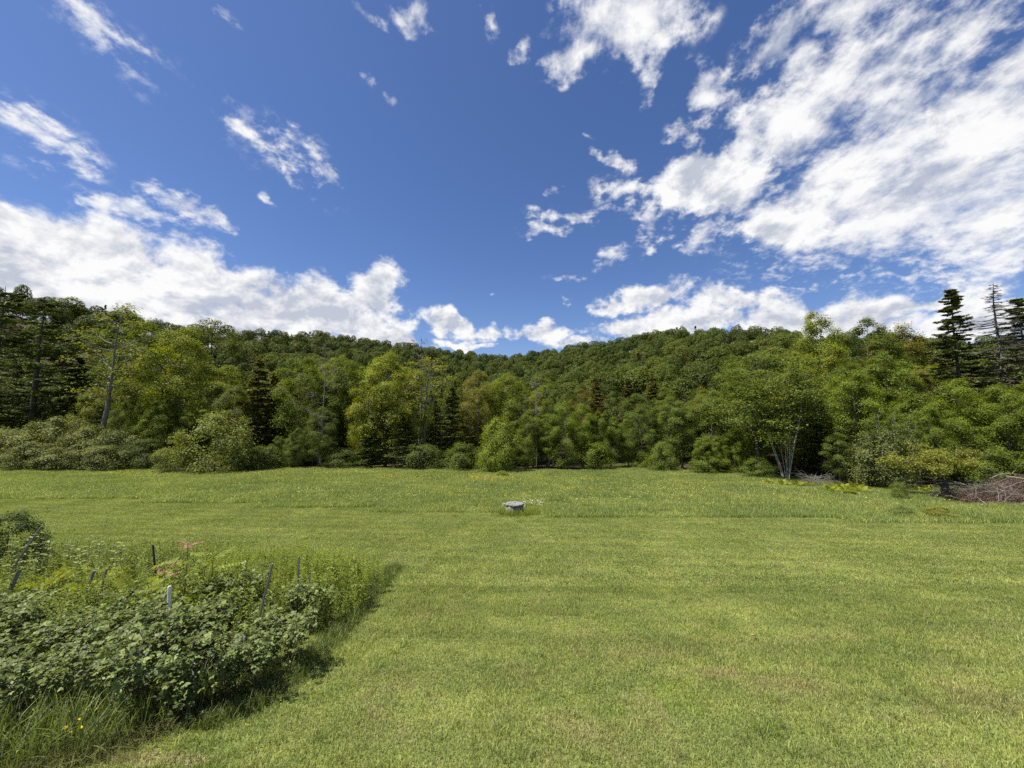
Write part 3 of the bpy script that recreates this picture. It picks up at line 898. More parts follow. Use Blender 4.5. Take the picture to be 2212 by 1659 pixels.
KINDS = {}
def kind(key, meshes, H, R): KINDS.setdefault(key, []).append((meshes, H, R))
for i in range(6):
    kind('maple', broadleaf('maple', 100 + i, 14, 3.7, 0.05 + 0.03 * (i % 3), 26, 30, 34, 0.145, wide=0.75 + .1 * (i % 3)), 14, 3.7)
for i in range(3):
    kind('tall', broadleaf('tall_broadleaf', 140 + i, 16, 3.0, 0.25, 22, 28, 30, 0.14, lobr=(.34, .5), sparse=.8, wide=1.0), 16, 3.0)
for i in range(2):
    kind('sparse', broadleaf('sparse_broadleaf', 160 + i, 17, 2.6, 0.38, 20, 12, 12, 0.18, tr=.19, lobr=(.32, .5), sparse=.6, wide=1.0, twigs=8, bark=M_DEADW), 17, 2.6)
for i in range(4):
    kind('bush', broadleaf('shrub', 180 + i, 4.2, 2.2, 0.02, 20, 26, 20, 0.115, tr=.06, flat=.85, wide=.75, lobr=(.32, .48), asp=1.0, lmat=M_BUSH, twigs=1), 4.2, 2.2)
for i in range(2):
    kind('cedar', conifer('cedar', 200 + i, 11, 2.0, .02, 30, 9, needle=.2, droop=.05, density=14, up=.05, irregular=.35, wid=.08), 11, 2.0)
for i in range(2):
    kind('hemlock', conifer('hemlock', 210 + i, 15, 3.0, .03, 34, 8, needle=.19, droop=.35, density=16, irregular=.4, wid=.07), 15, 3.0)
kind('spruce', conifer('spruce', 220, 20, 3.1, .05, 36, 7, needle=.26, droop=.28, density=15, irregular=.3, up=.14, wid=.08), 20, 3.1)
kind('spruce', conifer('spruce', 221, 20, 2.8, .05, 36, 7, needle=.26, droop=.32, density=15, irregular=.3, up=.14, wid=.08), 20, 2.8)
kind('dead_spruce', conifer('dead_spruce', 225, 20, 2.8, .05, 38, 9, live=(0.1, 0.62), needle=.22, droop=.12, density=5, irregular=.35, up=.18, twig=True, bark=M_DEADC, wid=.05, thick=1.9), 20, 2.6)
for i in range(2):
    kind('pine', conifer('pine', 230 + i, 18, 4.0, .22, 17, 6, needle=.26, density=22, flat=True, irregular=.4, tr=.27, wid=.05), 18, 4.0)
for i in range(3):
    kind('bare', (bare_tree('bare_tree', 240 + i, 13, 2.2, tr=.12), None), 13, 2.2)
kind('clump', multi_stem('birch_clump', 250), 13, 3.4)
for i in range(6):
    kind('far', dome('far_broadleaf', 300 + i, 12, 4.0, 3000, .36), 12, 4.0)
FAR_STUFF = []
for i in range(6):
    t_, c_ = dome('wood', 320 + i, 12, 4.0, 2300, .42, lmat=M_FAR)
    FAR_STUFF.append(c_)
FAR_STUFF.append(conifer('wood_conifer', 330, 12, 2.2, .05, 16, 6, needle=.5, droop=.2, density=4, wid=.14)[1])
FAR_STUFF[-1].materials.clear(); FAR_STUFF[-1].materials.append(M_FAR)

_pick = {}
def tree(kindkey, label, x, y, H, Rw=None, color=(0.085, 0.137, 0.022), group=None, name=None, cat='tree', variant=None, rot=None, sink=0.0, parts=('trunk', 'crown')):
    lst = KINDS[kindkey]
    if variant is None:
        variant = _pick.get(kindkey, 0); _pick[kindkey] = variant + 1
    (tm, cm), H0, R0 = lst[variant % len(lst)]
    sz = H / H0
    sx = (Rw / R0) if Rw else sz
    rz = random.uniform(0, 2 * PI) if rot is None else rot
    o = thing(name or kindkey, label, cat, (x, y, gz(x, y) - sink), (0, 0, rz), (sx, sx, sz), group)
    if tm: link(parts[0], tm, o)
    if cm:
        c = link(parts[1], cm, o); c.color = (*color, 1)
    return o

def tree_px(kindkey, label, u, y, vtop, wpx=None, **kw):
    """tree by picture column, depth in metres, picture row of its top and crown width in picture pixels"""
    x = at_depth(u, y)
    H = top_z(u, vtop, y) - gz(x, y)
    Rw = None if wpx is None else wpx * 0.5 / FPX * y
    return tree(kindkey, label, x, y, H, Rw, **kw)

G_MID = (0.088, 0.132, 0.024); G_DARK = (0.052, 0.082, 0.024); G_YEL = (0.185, 0.215, 0.030); G_LIME = (0.125, 0.175, 0.024); G_GREY = (0.105, 0.140, 0.052); G_OLIVE = (0.105, 0.108, 0.028); G_BLUE = (0.055, 0.085, 0.045)
PLACED = []
crowd = random.Random(17)
def T(kindkey, label, u, y, vtop, wpx=None, **kw):
    x = at_depth(u, y); H = top_z(u, vtop, y) - gz(x, y)
    if kindkey == 'maple' and wpx and wpx * .5 / FPX * y > .27 * H:
        # crowns this wide are several upright trees grown together
        R = wpx * .5 / FPX * y; Rm = .25 * H
        n = max(1, int(round((R - Rm) / (Rm * .95))))
        for sgn in (-1, 1):
            for k in range(n):
                xx = x + sgn * (R - Rm * .7) * (k + 1) / n + crowd.uniform(-.4, .4); yy = y + crowd.uniform(.3, 2.2)
                hh = H * crowd.uniform(.74, .96); f = crowd.uniform(.78, 1.15); c = kw.get('color', G_MID)
                tree('maple' if crowd.random() < .7 else 'tall', 'upright leafy tree crowded against its neighbours along the wood edge', xx, yy, hh, Rm * crowd.uniform(.8, 1.1),
                     color=tuple(q * f for q in c), group='trees crowded along the wood edge', name='edge_tree')
                PLACED.append((xx, yy))
        wpx = Rm * 2 * FPX / y * 1.08
    o = tree_px(kindkey, label, u, y, vtop, wpx, **kw); PLACED.append((o.location.x, o.location.y)); return o

# the wood's edge from the left of the photograph to the right
T('pine', 'tall dark pine with flat layered boughs and a bare black trunk behind the willow shrubs', 62, 63, 640, 230, color=(0.058, 0.088, 0.026), name='pine_tree', variant=0)
T('pine', 'dark pine with drooping lower boughs beside the black-trunked pine', -30, 66, 618, 240, color=(0.05, 0.078, 0.026), name='pine_tree', variant=1)
T('hemlock', 'very dark hemlock between the pine and the slender half-bare tree', 150, 64, 770, 150, color=(0.04, 0.066, 0.022), name='hemlock_tree')
T('sparse', 'tall slender half-bare tree with long pale trunk above the willow shrubs', 222, 56.5, 650, 170, color=(0.10, 0.125, 0.035), name='slender_tree', variant=0)
T('tall', 'grey-green broadleaf tree behind the slender half-bare tree', 265, 70, 675, 140, color=G_MID, name='broadleaf_tree')
T('maple', 'light green maple with a broad domed crown beside the slender half-bare tree', 385, 62, 712, 240, color=(0.12, 0.165, 0.024), name='maple_tree', variant=0)
T('maple', 'darker maple with low boughs in front of the light green domed maple', 350, 57, 860, 200, color=G_MID, name='maple_tree', variant=1)
T('tall', 'open-crowned tree standing up against the cloud on the left slope', 450, 78, 692, 150, color=(0.07, 0.10, 0.028), name='broadleaf_tree')
T('cedar', 'olive brown narrow conifer behind the round grey-green bush', 548, 58, 775, 105, color=(0.10, 0.112, 0.026), name='cedar_tree', variant=0)
T('cedar', 'second olive conifer, slimmer, just behind the olive brown one', 585, 61, 800, 80, color=(0.10, 0.10, 0.03), name='cedar_tree', variant=1)
T('maple', 'leafy maple with layered boughs above the thin sapling', 640, 60, 768, 200, color=G_MID, name='maple_tree', variant=2)
T('bare', 'grey dead tree with bare branches showing through the leafy maple', 692, 56.5, 745, 100, name='dead_tree', variant=0)
T('maple', 'grey-green maple behind the grey dead tree', 735, 64, 772, 170, color=(0.085, 0.125, 0.032), name='maple_tree', variant=3)
T('tall', 'thin young tree with a bare lower stem at the meadow edge', 690, 53.5, 880, 66, color=(0.07, 0.105, 0.032), name='sapling_tree', variant=0)
T('maple', 'low dark maple sweeping to the grass beside the thin young tree', 640, 54, 925, 130, color=(0.07, 0.11, 0.028), name='maple_tree', variant=4)
T('maple', 'yellow-green tree with bright layered boughs and a straight trunk', 832, 55.5, 765, 170, color=(0.145, 0.190, 0.030), name='yellow_green_tree', variant=5)
T('hemlock', 'dark hemlock with low boughs in front of the yellow-green tree', 800, 53.5, 900, 100, color=(0.062, 0.095, 0.024), name='hemlock_tree')
T('hemlock', 'dark hemlock at the right foot of the yellow-green tree', 872, 53.5, 890, 110, color=(0.06, 0.088, 0.022), name='hemlock_tree')
T('sparse', 'tall tree with yellow-green tufts and a grey trunk forking at the top', 915, 57, 760, 120, color=(0.16, 0.19, 0.03), name='forked_tree', variant=1)
T('bare', 'bare dead top rising above the forked tree against the ridge', 905, 62, 728, 105, name='dead_tree', variant=1)
T('maple', 'lime green tree left of the forked tree, back in the wood', 735, 80, 768, 150, color=G_LIME, name='maple_tree', variant=1)
T('hemlock', 'dark green conifer right of the forked tree with brownish boughs', 975, 57, 835, 120, color=(0.062, 0.085, 0.022), name='hemlock_tree')
T('tall', 'pale twiggy tree with thin leaves between the dark conifer and the lime tree', 1032, 58, 800, 90, color=(0.11, 0.125, 0.035), name='twiggy_tree', variant=1)
T('maple', 'lime green maple behind the bright bush at the meadow edge', 1095, 61, 805, 120, color=(0.115, 0.165, 0.026), name='maple_tree', variant=3)
T('bare', 'grey tangle of a dead leaning tree above the low spreading maple', 1160, 58.5, 815, 110, name='dead_tree', variant=2)
T('maple', 'broad low maple with dark hollows and bright top, widest at the meadow edge', 1225, 54, 868, 190, color=(0.10, 0.155, 0.024), name='maple_tree', variant=0)
T('maple', 'round low maple right of the widest low maple', 1320, 55, 900, 130, color=(0.088, 0.138, 0.024), name='maple_tree', variant=2)
T('maple', 'low maple left of the widest low maple', 1140, 54.5, 890, 120, color=(0.09, 0.135, 0.024), name='maple_tree', variant=4)
T('hemlock', 'dark brownish hemlock back behind the low maples', 1290, 66, 815, 100, color=(0.085, 0.088, 0.026), name='hemlock_tree')
T('hemlock', 'rusty brown-tinged conifer standing over the gap in the tree line', 1360, 70, 820, 90, color=(0.085, 0.09, 0.028), name='hemlock_tree')
T('cedar', 'rusty conifer tip beside the brown-tinged conifer', 1415, 72, 812, 80, color=(0.09, 0.092, 0.03), name='cedar_tree')
T('maple', 'full maple at the right lip of the gap in the tree line', 1450, 53, 860, 150, color=(0.082, 0.128, 0.028), name='maple_tree', variant=5)
T('maple', 'grey-topped leafy maple between the gap and the tall ash', 1540, 51, 840, 170, color=(0.09, 0.135, 0.034), name='maple_tree', variant=1)
T('maple', 'bright low maple sweeping over the meadow corner', 1590, 45, 920, 160, color=(0.11, 0.165, 0.026), name='maple_tree', variant=3)
T('tall', 'tall ash with fine grey-green leaves behind the pale stem clump', 1640, 45, 760, 190, color=(0.085, 0.128, 0.034), name='ash_tree', variant=2)
T('maple', 'mid green maple behind the tall ash', 1600, 52, 790, 180, color=G_MID, name='maple_tree', variant=0)
T('clump', 'clump of slender pale grey stems under a light leafy crown', 1700, 39.5, 770, 200, color=(0.085, 0.125, 0.034), name='pale_stem_clump', rot=0.6)
T('maple', 'tall yellow-green tree rising above the skyline left of the spruces', 1775, 58, 676, 125, color=(0.125, 0.168, 0.028), name='broadleaf_tree', variant=0)
T('maple', 'golden green tree below the tall skyline tree', 1800, 56, 745, 160, color=(0.13, 0.172, 0.026), name='maple_tree', variant=2)
T('maple', 'dark green round-topped tree on the skyline right of the golden tree', 1885, 66, 690, 135, color=(0.065, 0.10, 0.024), name='broadleaf_tree', variant=4)
T('maple', 'olive round-topped tree on the skyline next to the live spruce', 1965, 66, 706, 140, color=(0.10, 0.112, 0.026), name='broadleaf_tree', variant=5)
T('bare', 'thin bare twigs poking above the olive skyline tree', 1955, 68, 690, 60, name='dead_tree', variant=0)
T('maple', 'large bright maple with a dark hollow at its left foot', 1850, 43, 800, 210, color=(0.105, 0.16, 0.025), name='maple_tree', variant=3)
T('maple', 'large grey-green maple filling the space below the skyline trees', 1935, 44, 760, 200, color=(0.09, 0.138, 0.03), name='maple_tree', variant=1)
T('spruce', 'tall live spruce, dark and pointed, left of the dead spruce', 2090, 46, 622, 185, color=(0.062, 0.086, 0.042), name='spruce_tree', variant=0)
T('dead_spruce', 'tall dead spruce with bare upturned branches against the cloud', 2182, 46, 609, 190, color=(0.07, 0.08, 0.05), name='dead_spruce')
T('spruce', 'live spruce beyond the dead spruce, its tip lower', 2240, 50, 640, 180, color=(0.064, 0.09, 0.042), name='spruce_tree', variant=1)
T('maple', 'broad bright maple beneath the two tall spruces', 2090, 40, 822, 230, color=(0.10, 0.152, 0.024), name='maple_tree', variant=0)
T('maple', 'leafy maple behind the brush pile', 2190, 38, 835, 220, color=(0.092, 0.142, 0.024), name='maple_tree', variant=2)
T('maple', 'maple between the brush pile and the bright maple under the spruces', 2020, 38, 880, 170, color=(0.088, 0.138, 0.026), name='maple_tree', variant=4)
T('maple', 'tall maple closing the wood beyond the brush pile', 2300, 40, 780, 260, color=(0.09, 0.135, 0.024), name='maple_tree', variant=5)
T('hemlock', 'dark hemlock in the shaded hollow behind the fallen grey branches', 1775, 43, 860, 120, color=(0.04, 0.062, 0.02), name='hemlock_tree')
T('tall', 'slight leafy young tree standing over the bright ferns', 1815, 35.5, 935, 62, color=(0.09, 0.135, 0.034), name='sapling_tree', variant=1)

# shrubs at the meadow edge
def B(label, u, y, vtop, wpx, color=G_GREY, **kw):
    o = T('bush', label, u, y, vtop, wpx, color=color, name='shrub', cat='shrub', parts=('stem', 'foliage'), **kw); return o
B('round grey-green bush standing alone in front of the olive conifer', 462, 49.5, 898, 150, (0.115, 0.155, 0.05))
B('smaller low bush touching the round grey-green bush', 372, 50.5, 968, 84, (0.115, 0.15, 0.055))
for i, (u, y, vt, w) in enumerate([(25, 53, 930, 120), (110, 54, 905, 130), (190, 54.5, 925, 120), (250, 55, 930, 110), (70, 51, 958, 110), (150, 51.5, 962, 110), (-40, 53, 925, 120), (225, 52, 962, 100)]):
    B('grey-leaved willow shrub in the thicket below the dark pines', u, y, vt, w, (0.11, 0.145, 0.062), group='willow shrubs below the pines')
B('low dark shrub between the willow thicket and the small low bush', 305, 54, 952, 90, (0.06, 0.09, 0.03))
B('bright leafy bush at the meadow edge left of the low maples', 1080, 51.5, 905, 95, (0.125, 0.18, 0.034))
B('small bright bush spilling onto the meadow left of the low maples', 1060, 50.5, 965, 70, (0.12, 0.175, 0.03))
B('small round bush in the mouth of the tree line gap', 1386, 54, 988, 44, (0.125, 0.175, 0.035))
B('bush at the right side of the tree line gap', 1430, 50, 960, 70, (0.09, 0.135, 0.03))
B('grey twiggy shrub left of the old apple tree', 1905, 34.5, 935, 130, (0.085, 0.115, 0.05))
B('second grey twiggy shrub nearer the bright ferns', 1870, 35, 975, 90, (0.095, 0.125, 0.05))
B('low shrub under the bright low maple at the meadow corner', 1530, 46, 985, 80, (0.085, 0.13, 0.028))
B('dark low shrub at the foot of the pale stem clump', 1640, 41.5, 990, 70, (0.075, 0.12, 0.026))
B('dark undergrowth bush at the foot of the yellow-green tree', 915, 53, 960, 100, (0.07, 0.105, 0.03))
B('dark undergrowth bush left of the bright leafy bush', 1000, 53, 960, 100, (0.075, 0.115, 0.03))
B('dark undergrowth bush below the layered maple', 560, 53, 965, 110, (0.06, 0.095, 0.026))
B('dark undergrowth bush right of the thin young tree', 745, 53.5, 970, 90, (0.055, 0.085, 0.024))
B('leafy bush between the widest low maple and the round low maple', 1285, 53.5, 955, 80, (0.09, 0.14, 0.026))
B('leafy bush behind the brush pile at the wood edge', 2170, 35.5, 975, 120, (0.075, 0.12, 0.026))

# ------------------------------------------------------------------ the wood behind and the ridges
def build_wood():
    rng = np.random.default_rng(5)
    pts = []
    def add(step, ylo, yhi, jit=0.42):
        xs = np.arange(-330, 300, step); ys = np.arange(36, 420, step)
        X, Y = np.meshgrid(xs, ys)
        x = X.ravel() + rng.uniform(-jit, jit, X.size) * step; y = Y.ravel() + rng.uniform(-jit, jit, X.size) * step
        dpt = y - treeline(x)
        k = (dpt > ylo) & (dpt <= yhi) & (np.abs(np.arctan2(x, y)) < 1.02)
        az = np.arctan2(x, y); k &= np.hypot(x, y) < np.interp(az, SKY_AZ, SKY_R) + 24
        pts.append(np.stack([x[k], y[k]], 1))
    add(4.6, 3.5, 26)
    add(6.9, 26, 1e9)
    Pt = np.concatenate(pts)
    pl = np.array(PLACED)
    d = np.sqrt(((Pt[:, None] - pl[None]) ** 2).sum(-1)).min(1)
    Pt = Pt[d > 2.6]
    x, y = Pt.T
    r = np.hypot(x, y); az = np.arctan2(x, y)
    dep = y - treeline(x)
    H = np.where(dep < 26, rng.uniform(9.0, 13.0, len(x)), rng.uniform(7, 14.5, len(x)))
    R = np.where(dep < 26, rng.uniform(2.2, 3.2, len(x)), 2.4 + 3.2 * rng.random(len(x)) ** 1.3)
    z = ground(x, y)
    # nearer rows stay below the hill they stand in front of
    lim = CAMZ + r * np.interp(az, SKY_AZ, SKY_TAN)
    cap = np.where(dep < 40, lim - r * 0.028 * np.clip((0.9 - np.abs(az)) / .3, 0, 1), lim + 3.5)
    H = np.minimum(H, np.maximum(cap - z, 5.0))
    # visible part of each tree, front to back
    order = np.argsort(r); nb = 900
    hor = np.full(nb, -1.0); vis = np.zeros(len(x))
    for (px_, py_, pz_, ph_, pr_) in [(o.location.x, o.location.y, o.location.z, o.dimensions.z, 0) for o in []]: pass
    e0, e1 = -1.05, 1.05
    plr = [(math.hypot(a, b), math.atan2(a, b), a, b) for a, b in PLACED]
    for i in order:
        top = (z[i] + H[i] - CAMZ) / r[i]; hw = R[i] / r[i] * .8
        b0 = int((az[i] - hw - e0) / (e1 - e0) * nb); b1 = int((az[i] + hw - e0) / (e1 - e0) * nb) + 1
        b0, b1 = max(b0, 0), min(b1, nb)
        if b1 <= b0: continue
        seg = hor[b0:b1]
        if abs(az[i]) < 0.93:
            bot = (z[i] + H[i] * .1 - CAMZ) / r[i]
            vis[i] = np.clip(top - np.maximum(seg, bot), 0, None).sum()
        hor[b0:b1] = np.maximum(seg, top - 0.12 * H[i] / r[i])
    best = np.argsort(-vis)[:180]
    chosen = np.zeros(len(x), bool); chosen[best] = True
    cols_near = [G_MID, (0.070, 0.110, 0.026), (0.10, 0.15, 0.026), (0.056, 0.086, 0.024), (0.125, 0.16, 0.026), (0.085, 0.118, 0.040), (0.105, 0.110, 0.032)]
    for i in best:
        if dep[i] < 30:
            q = rng.random()
            if q < .62:
                c = cols_near[rng.integers(len(cols_near))]
                tree('maple', 'mid green broadleaf tree packed in the wood behind the meadow edge', x[i], y[i], H[i], R[i] * 1.1, color=c, group='broadleaf trees inside the wood', name='wood_tree')
            elif q < .82:
                tree('tall', 'upright narrow-crowned tree packed in the wood behind the meadow edge', x[i], y[i], H[i] * 1.05, R[i] * .85, color=cols_near[rng.integers(len(cols_near))], group='narrow trees inside the wood', name='wood_tree')
            else:
                tree('hemlock', 'dark conifer packed in the wood behind the meadow edge', x[i], y[i], H[i], R[i] * .75, color=(0.058, 0.078, 0.024) if rng.random() < .6 else (0.078, 0.085, 0.026), group='conifers inside the wood', name='wood_conifer')
        else:
            g = rng.uniform(.75, 1.2)
            c = ((0.052, 0.080, 0.020), (0.062, 0.092, 0.022), (0.045, 0.070, 0.022), (0.074, 0.102, 0.024))[rng.integers(4)]
            side = 'left' if x[i] < 0.02 * y[i] else 'right'
            tree('far', 'round-crowned dark green tree on the wooded %s' % ('hill behind the pines and cedars' if side == 'left' else 'hill behind the spruces and maples'), x[i], y[i], H[i], R[i], color=tuple(q * g for q in c), group='trees on the hill behind the %s' % ('pines' if side == 'left' else 'spruces'), name='hill_tree')
    k = ~chosen
    n = k.sum()
    p = np.stack([x[k], y[k], z[k] - .2], 1)
    rot = np.zeros((n, 3)); rot[:, 2] = rng.random(n) * 2 * PI
    s = np.stack([R[k] / 4.0, R[k] / 4.0, H[k] / 12.0], 1)
    scatter('distant_wood', 'dense distant woodland covering the ridges', 'wood', p, rot, s, FAR_STUFF, 3)
build_wood()

# ------------------------------------------------------------------ small materials
def plain_material(name, c0, c1, scale=12.0, rough=0.85, bump=0.4, dist=0.01, spots=None, stretch=(1, 1, 1)):
    m, M = new_mat(name)
    tcn = M.new('ShaderNodeTexCoord')
    v = M.vmath('MULTIPLY', tcn.outputs['Object'], stretch)
    n = M.noise(v, scale, 6, 0.65)
    col = M.mix(M.mapr(n, 0.35, 0.65), (*c0, 1), (*c1, 1))
    if spots:
        n2 = M.noise(v, scale * .35, 5, 0.7)
        col = M.mix(M.mapr(n2, 0.52, 0.62, 0, .61), col, (*spots, 1))
    pb = M.new('ShaderNodeBsdfPrincipled'); M.l.new(col, pb.inputs['Base Color']); pb.inputs['Roughness'].default_value = rough; pb.inputs['Specular IOR Level'].default_value = .25
    bp = M.new('ShaderNodeBump'); bp.inputs['Strength'].default_value = bump; bp.inputs['Distance'].default_value = dist
    M.l.new(n, bp.inputs['Height']); M.l.new(bp.outputs[0], pb.inputs['Normal'])
    finish(M, pb.outputs[0])
    return m
M_CONC = plain_material('weathered_concrete', (0.13, 0.125, 0.115), (0.23, 0.225, 0.215), 9, .9, .6, .02, (0.075, 0.08, 0.055))
M_STAKE = plain_material('weathered_stake_wood', (0.115, 0.112, 0.11), (0.24, 0.235, 0.23), 30, .9, .6, .006, (0.10, 0.10, 0.095), (1, 1, .08))
M_DARKST = plain_material('dark_post', (0.02, 0.02, 0.022), (0.045, 0.045, 0.045), 20)
M_WHITE = plain_material('white_painted_wood', (0.74, 0.73, 0.66), (0.82, 0.81, 0.75), 20, .6, .2, .003, (0.58, 0.55, 0.47))
M_BRUSH = plain_material('cut_branch_wood', (0.10, 0.08, 0.07), (0.22, 0.185, 0.16), 14, .9, .5, .01, None, (1, 1, .3))
M_BRUSHP = plain_material('peeled_branch_wood', (0.28, 0.25, 0.19), (0.40, 0.36, 0.29), 14)
M_REDN = leaf_material('red_brown_dead_needles', tint=False, base=(0.105, 0.066, 0.05), trans=.1, var=.6, tcol=(1, .8, .7))
M_TWIG = leaf_material('brush_twigs', tint=False, base=(0.115, 0.082, 0.072), trans=.05, var=.6, tcol=(1, .9, .8))
M_RASP = leaf_material('raspberry_leaves', base=(0.086, 0.128, 0.044), trans=.3, rough=.5, spec=.25, var=.6)
M_CANE = plain_material('raspberry_cane', (0.10, 0.08, 0.045), (0.16, 0.15, 0.07), 20)
M_STEM = plain_material('green_stem', (0.09, 0.12, 0.035), (0.14, 0.16, 0.05), 20)
M_FERN = leaf_material('fern_fronds', base=(0.145, 0.192, 0.028), trans=.42, var=.4)
M_HERB = leaf_material('goldenrod_leaves', base=(0.128, 0.184, 0.038), trans=.42, var=.6)
M_WEED = leaf_material('weed_leaves', base=(0.11, 0.16, 0.04), trans=.4, var=.5)
M_MILK = leaf_material('broad_weed_leaves', base=(0.13, 0.17, 0.075), trans=.3, var=.35, spec=.45, rough=.4)
M_SUMAC = leaf_material('sapling_leaves', base=(0.125, 0.178, 0.045), trans=.4, var=.4)
M_SUMACR = leaf_material('young_red_leaves', tint=False, base=(0.30, 0.185, 0.14), trans=.4, var=.35, tcol=(1.2, .8, .6))
M_TALLG = leaf_material('orchard_grass', base=(0.082, 0.125, 0.042), trans=.38, var=.6, spec=.3, rough=.45)
M_DRYG = leaf_material('dry_edge_grass', tint=False, base=(0.15, 0.165, 0.065), trans=.38, var=.5)
M_PETAL = leaf_material('yellow_petals', tint=False, base=(0.62, 0.47, 0.02), trans=.25, var=.15, tcol=(1, 1, .5))
M_PALEY = leaf_material('pale_yellow_flowers', tint=False, base=(0.62, 0.55, 0.09), trans=.25, var=.3, tcol=(1, 1, .6))
M_WHITEF = leaf_material('white_flowers', tint=False, base=(0.62, 0.63, 0.50), trans=.25, var=.25, tcol=(1, 1, .9))
M_DRYLEAF = leaf_material('dry_brown_leaf', tint=False, base=(0.36, 0.28, 0.20), trans=.15, var=.2, tcol=(1, .9, .7))

UP = np.array([0, 0, 1.0])
def frames(d, up=UP, roll=None):
    """rotation matrices whose Y axis runs along d and whose Z axis points to up"""
    d = norm(d); x = norm(np.cross(d, up + 1e-4)); z = np.cross(x, d)
    return np.stack([x, d, z], -1)

def ovate(L, Wd, fold=.12, droop=.18):
    """pointed ovate leaf along +Y: vertices and triangles"""
    V = np.array([[0, 0, 0], [-.36 * Wd, .22 * L, fold * Wd], [-.5 * Wd, .5 * L, fold * Wd - .02 * L], [-.28 * Wd, .8 * L, fold * Wd * .6 - droop * L * .6],
                  [0, L, -droop * L], [.28 * Wd, .8 * L, fold * Wd * .6 - droop * L * .6], [.5 * Wd, .5 * L, fold * Wd - .02 * L], [.36 * Wd, .22 * L, fold * Wd], [0, .45 * L, -.03 * L]])
    Tt = np.array([[0, 8, 1], [1, 8, 2], [2, 8, 3], [3, 8, 4], [4, 8, 5], [5, 8, 6], [6, 8, 7], [7, 8, 0]])
    return V, Tt

def put_leaves(g, V0, T0, Rm, pos, scl, lv, m=0):
    V = np.einsum('nij,vj->nvi', Rm, V0) * scl[:, None, None] + pos[:, None]
    n, k = len(pos), len(V0)
    Tt = (T0[None] + (np.arange(n) * k)[:, None, None]).reshape(-1, 3)
    g.tris(V.reshape(-1, 3), Tt, np.repeat(lv, len(T0)), m)

# raspberry leaf of three leaflets
def trifoliate():
    V, Tt = ovate(.095, .072); V = V + np.array([0, .035, 0])
    Vs, Ts = [V], [Tt]; n = len(V)
    for s in (-1, 1):
        v, t = ovate(.078, .058); a = s * 1.15
        c, q = math.cos(a), math.sin(a)
        R_ = np.array([[c, -q, 0], [q, c, 0], [0, 0, 1]])
        Vs.append(v @ R_.T + np.array([0, .03, 0])); Ts.append(t + n); n += len(v)
    pv = np.array([[-.002, -.05, 0], [.002, -.05, 0], [.002, .04, 0], [-.002, .04, 0]]); Vs.append(pv); Ts.append(np.array([[0, 1, 2], [0, 2, 3]]) + n)
    return np.concatenate(Vs), np.concatenate(Ts)
TRI_V, TRI_T = trifoliate()

def raspberry_layout(seed, canes=5, H=1.1):
    rng = np.random.default_rng(seed)
    a = rng.random(canes) * 2 * PI
    o = np.stack([np.cos(a), np.sin(a), np.zeros(canes)], 1)
    b = o * rng.uniform(.02, .15, canes)[:, None]; b[:, 2] = -.05
    h = H * rng.uniform(.75, 1.1, canes)
    e = b + o * (h * rng.uniform(.15, .5, canes))[:, None] + UP * h[:, None]
    P = bez(b, e, o * -.06 * h[:, None] + UP * .10 * h[:, None], 7)
    per = 44
    s = np.clip(rng.beta(2.2, 1.3, (canes, per)), .12, 1.0)
    idx = np.clip((s * 6).astype(int), 0, 5); fr = (s * 6 - idx)[..., None]
    ar = np.arange(canes)[:, None]
    S = (P[ar, idx] * (1 - fr) + P[ar, idx + 1] * fr).reshape(-1, 3)
    n = len(S)
    la = rng.random(n) * 2 * PI
    d = np.stack([np.cos(la), np.sin(la), rng.uniform(-.35, .45, n)], 1)
    pos = S + norm(d) * rng.uniform(.04, .16, n)[:, None]
    Rm = frames(d, UP + rng.normal(0, .5, (n, 3)))
    return P, pos, Rm, rng.uniform(.42, 1.0, n), rng.random(n)

def cane_mesh(P):
    g = Geo(); tubes(g, P, np.tile(np.linspace(.007, .003, 7), (len(P), 1)), 4)
    return g.mesh('raspberry_canes', [M_CANE], True)

rasp = []
for i in range(6):
    lay = raspberry_layout(400 + i)
    g = Geo(); put_leaves(g, TRI_V, TRI_T, lay[2], lay[1], lay[3], lay[4])
    rasp.append((cane_mesh(lay[0]), g.mesh('raspberry_foliage', [M_RASP], True), lay))
LEAF_MESHES = []
for i in range(8):
    g = Geo(); g.tris(TRI_V, TRI_T, i / 7.0); LEAF_MESHES.append(g.mesh('raspberry_leaf', [M_RASP], True))

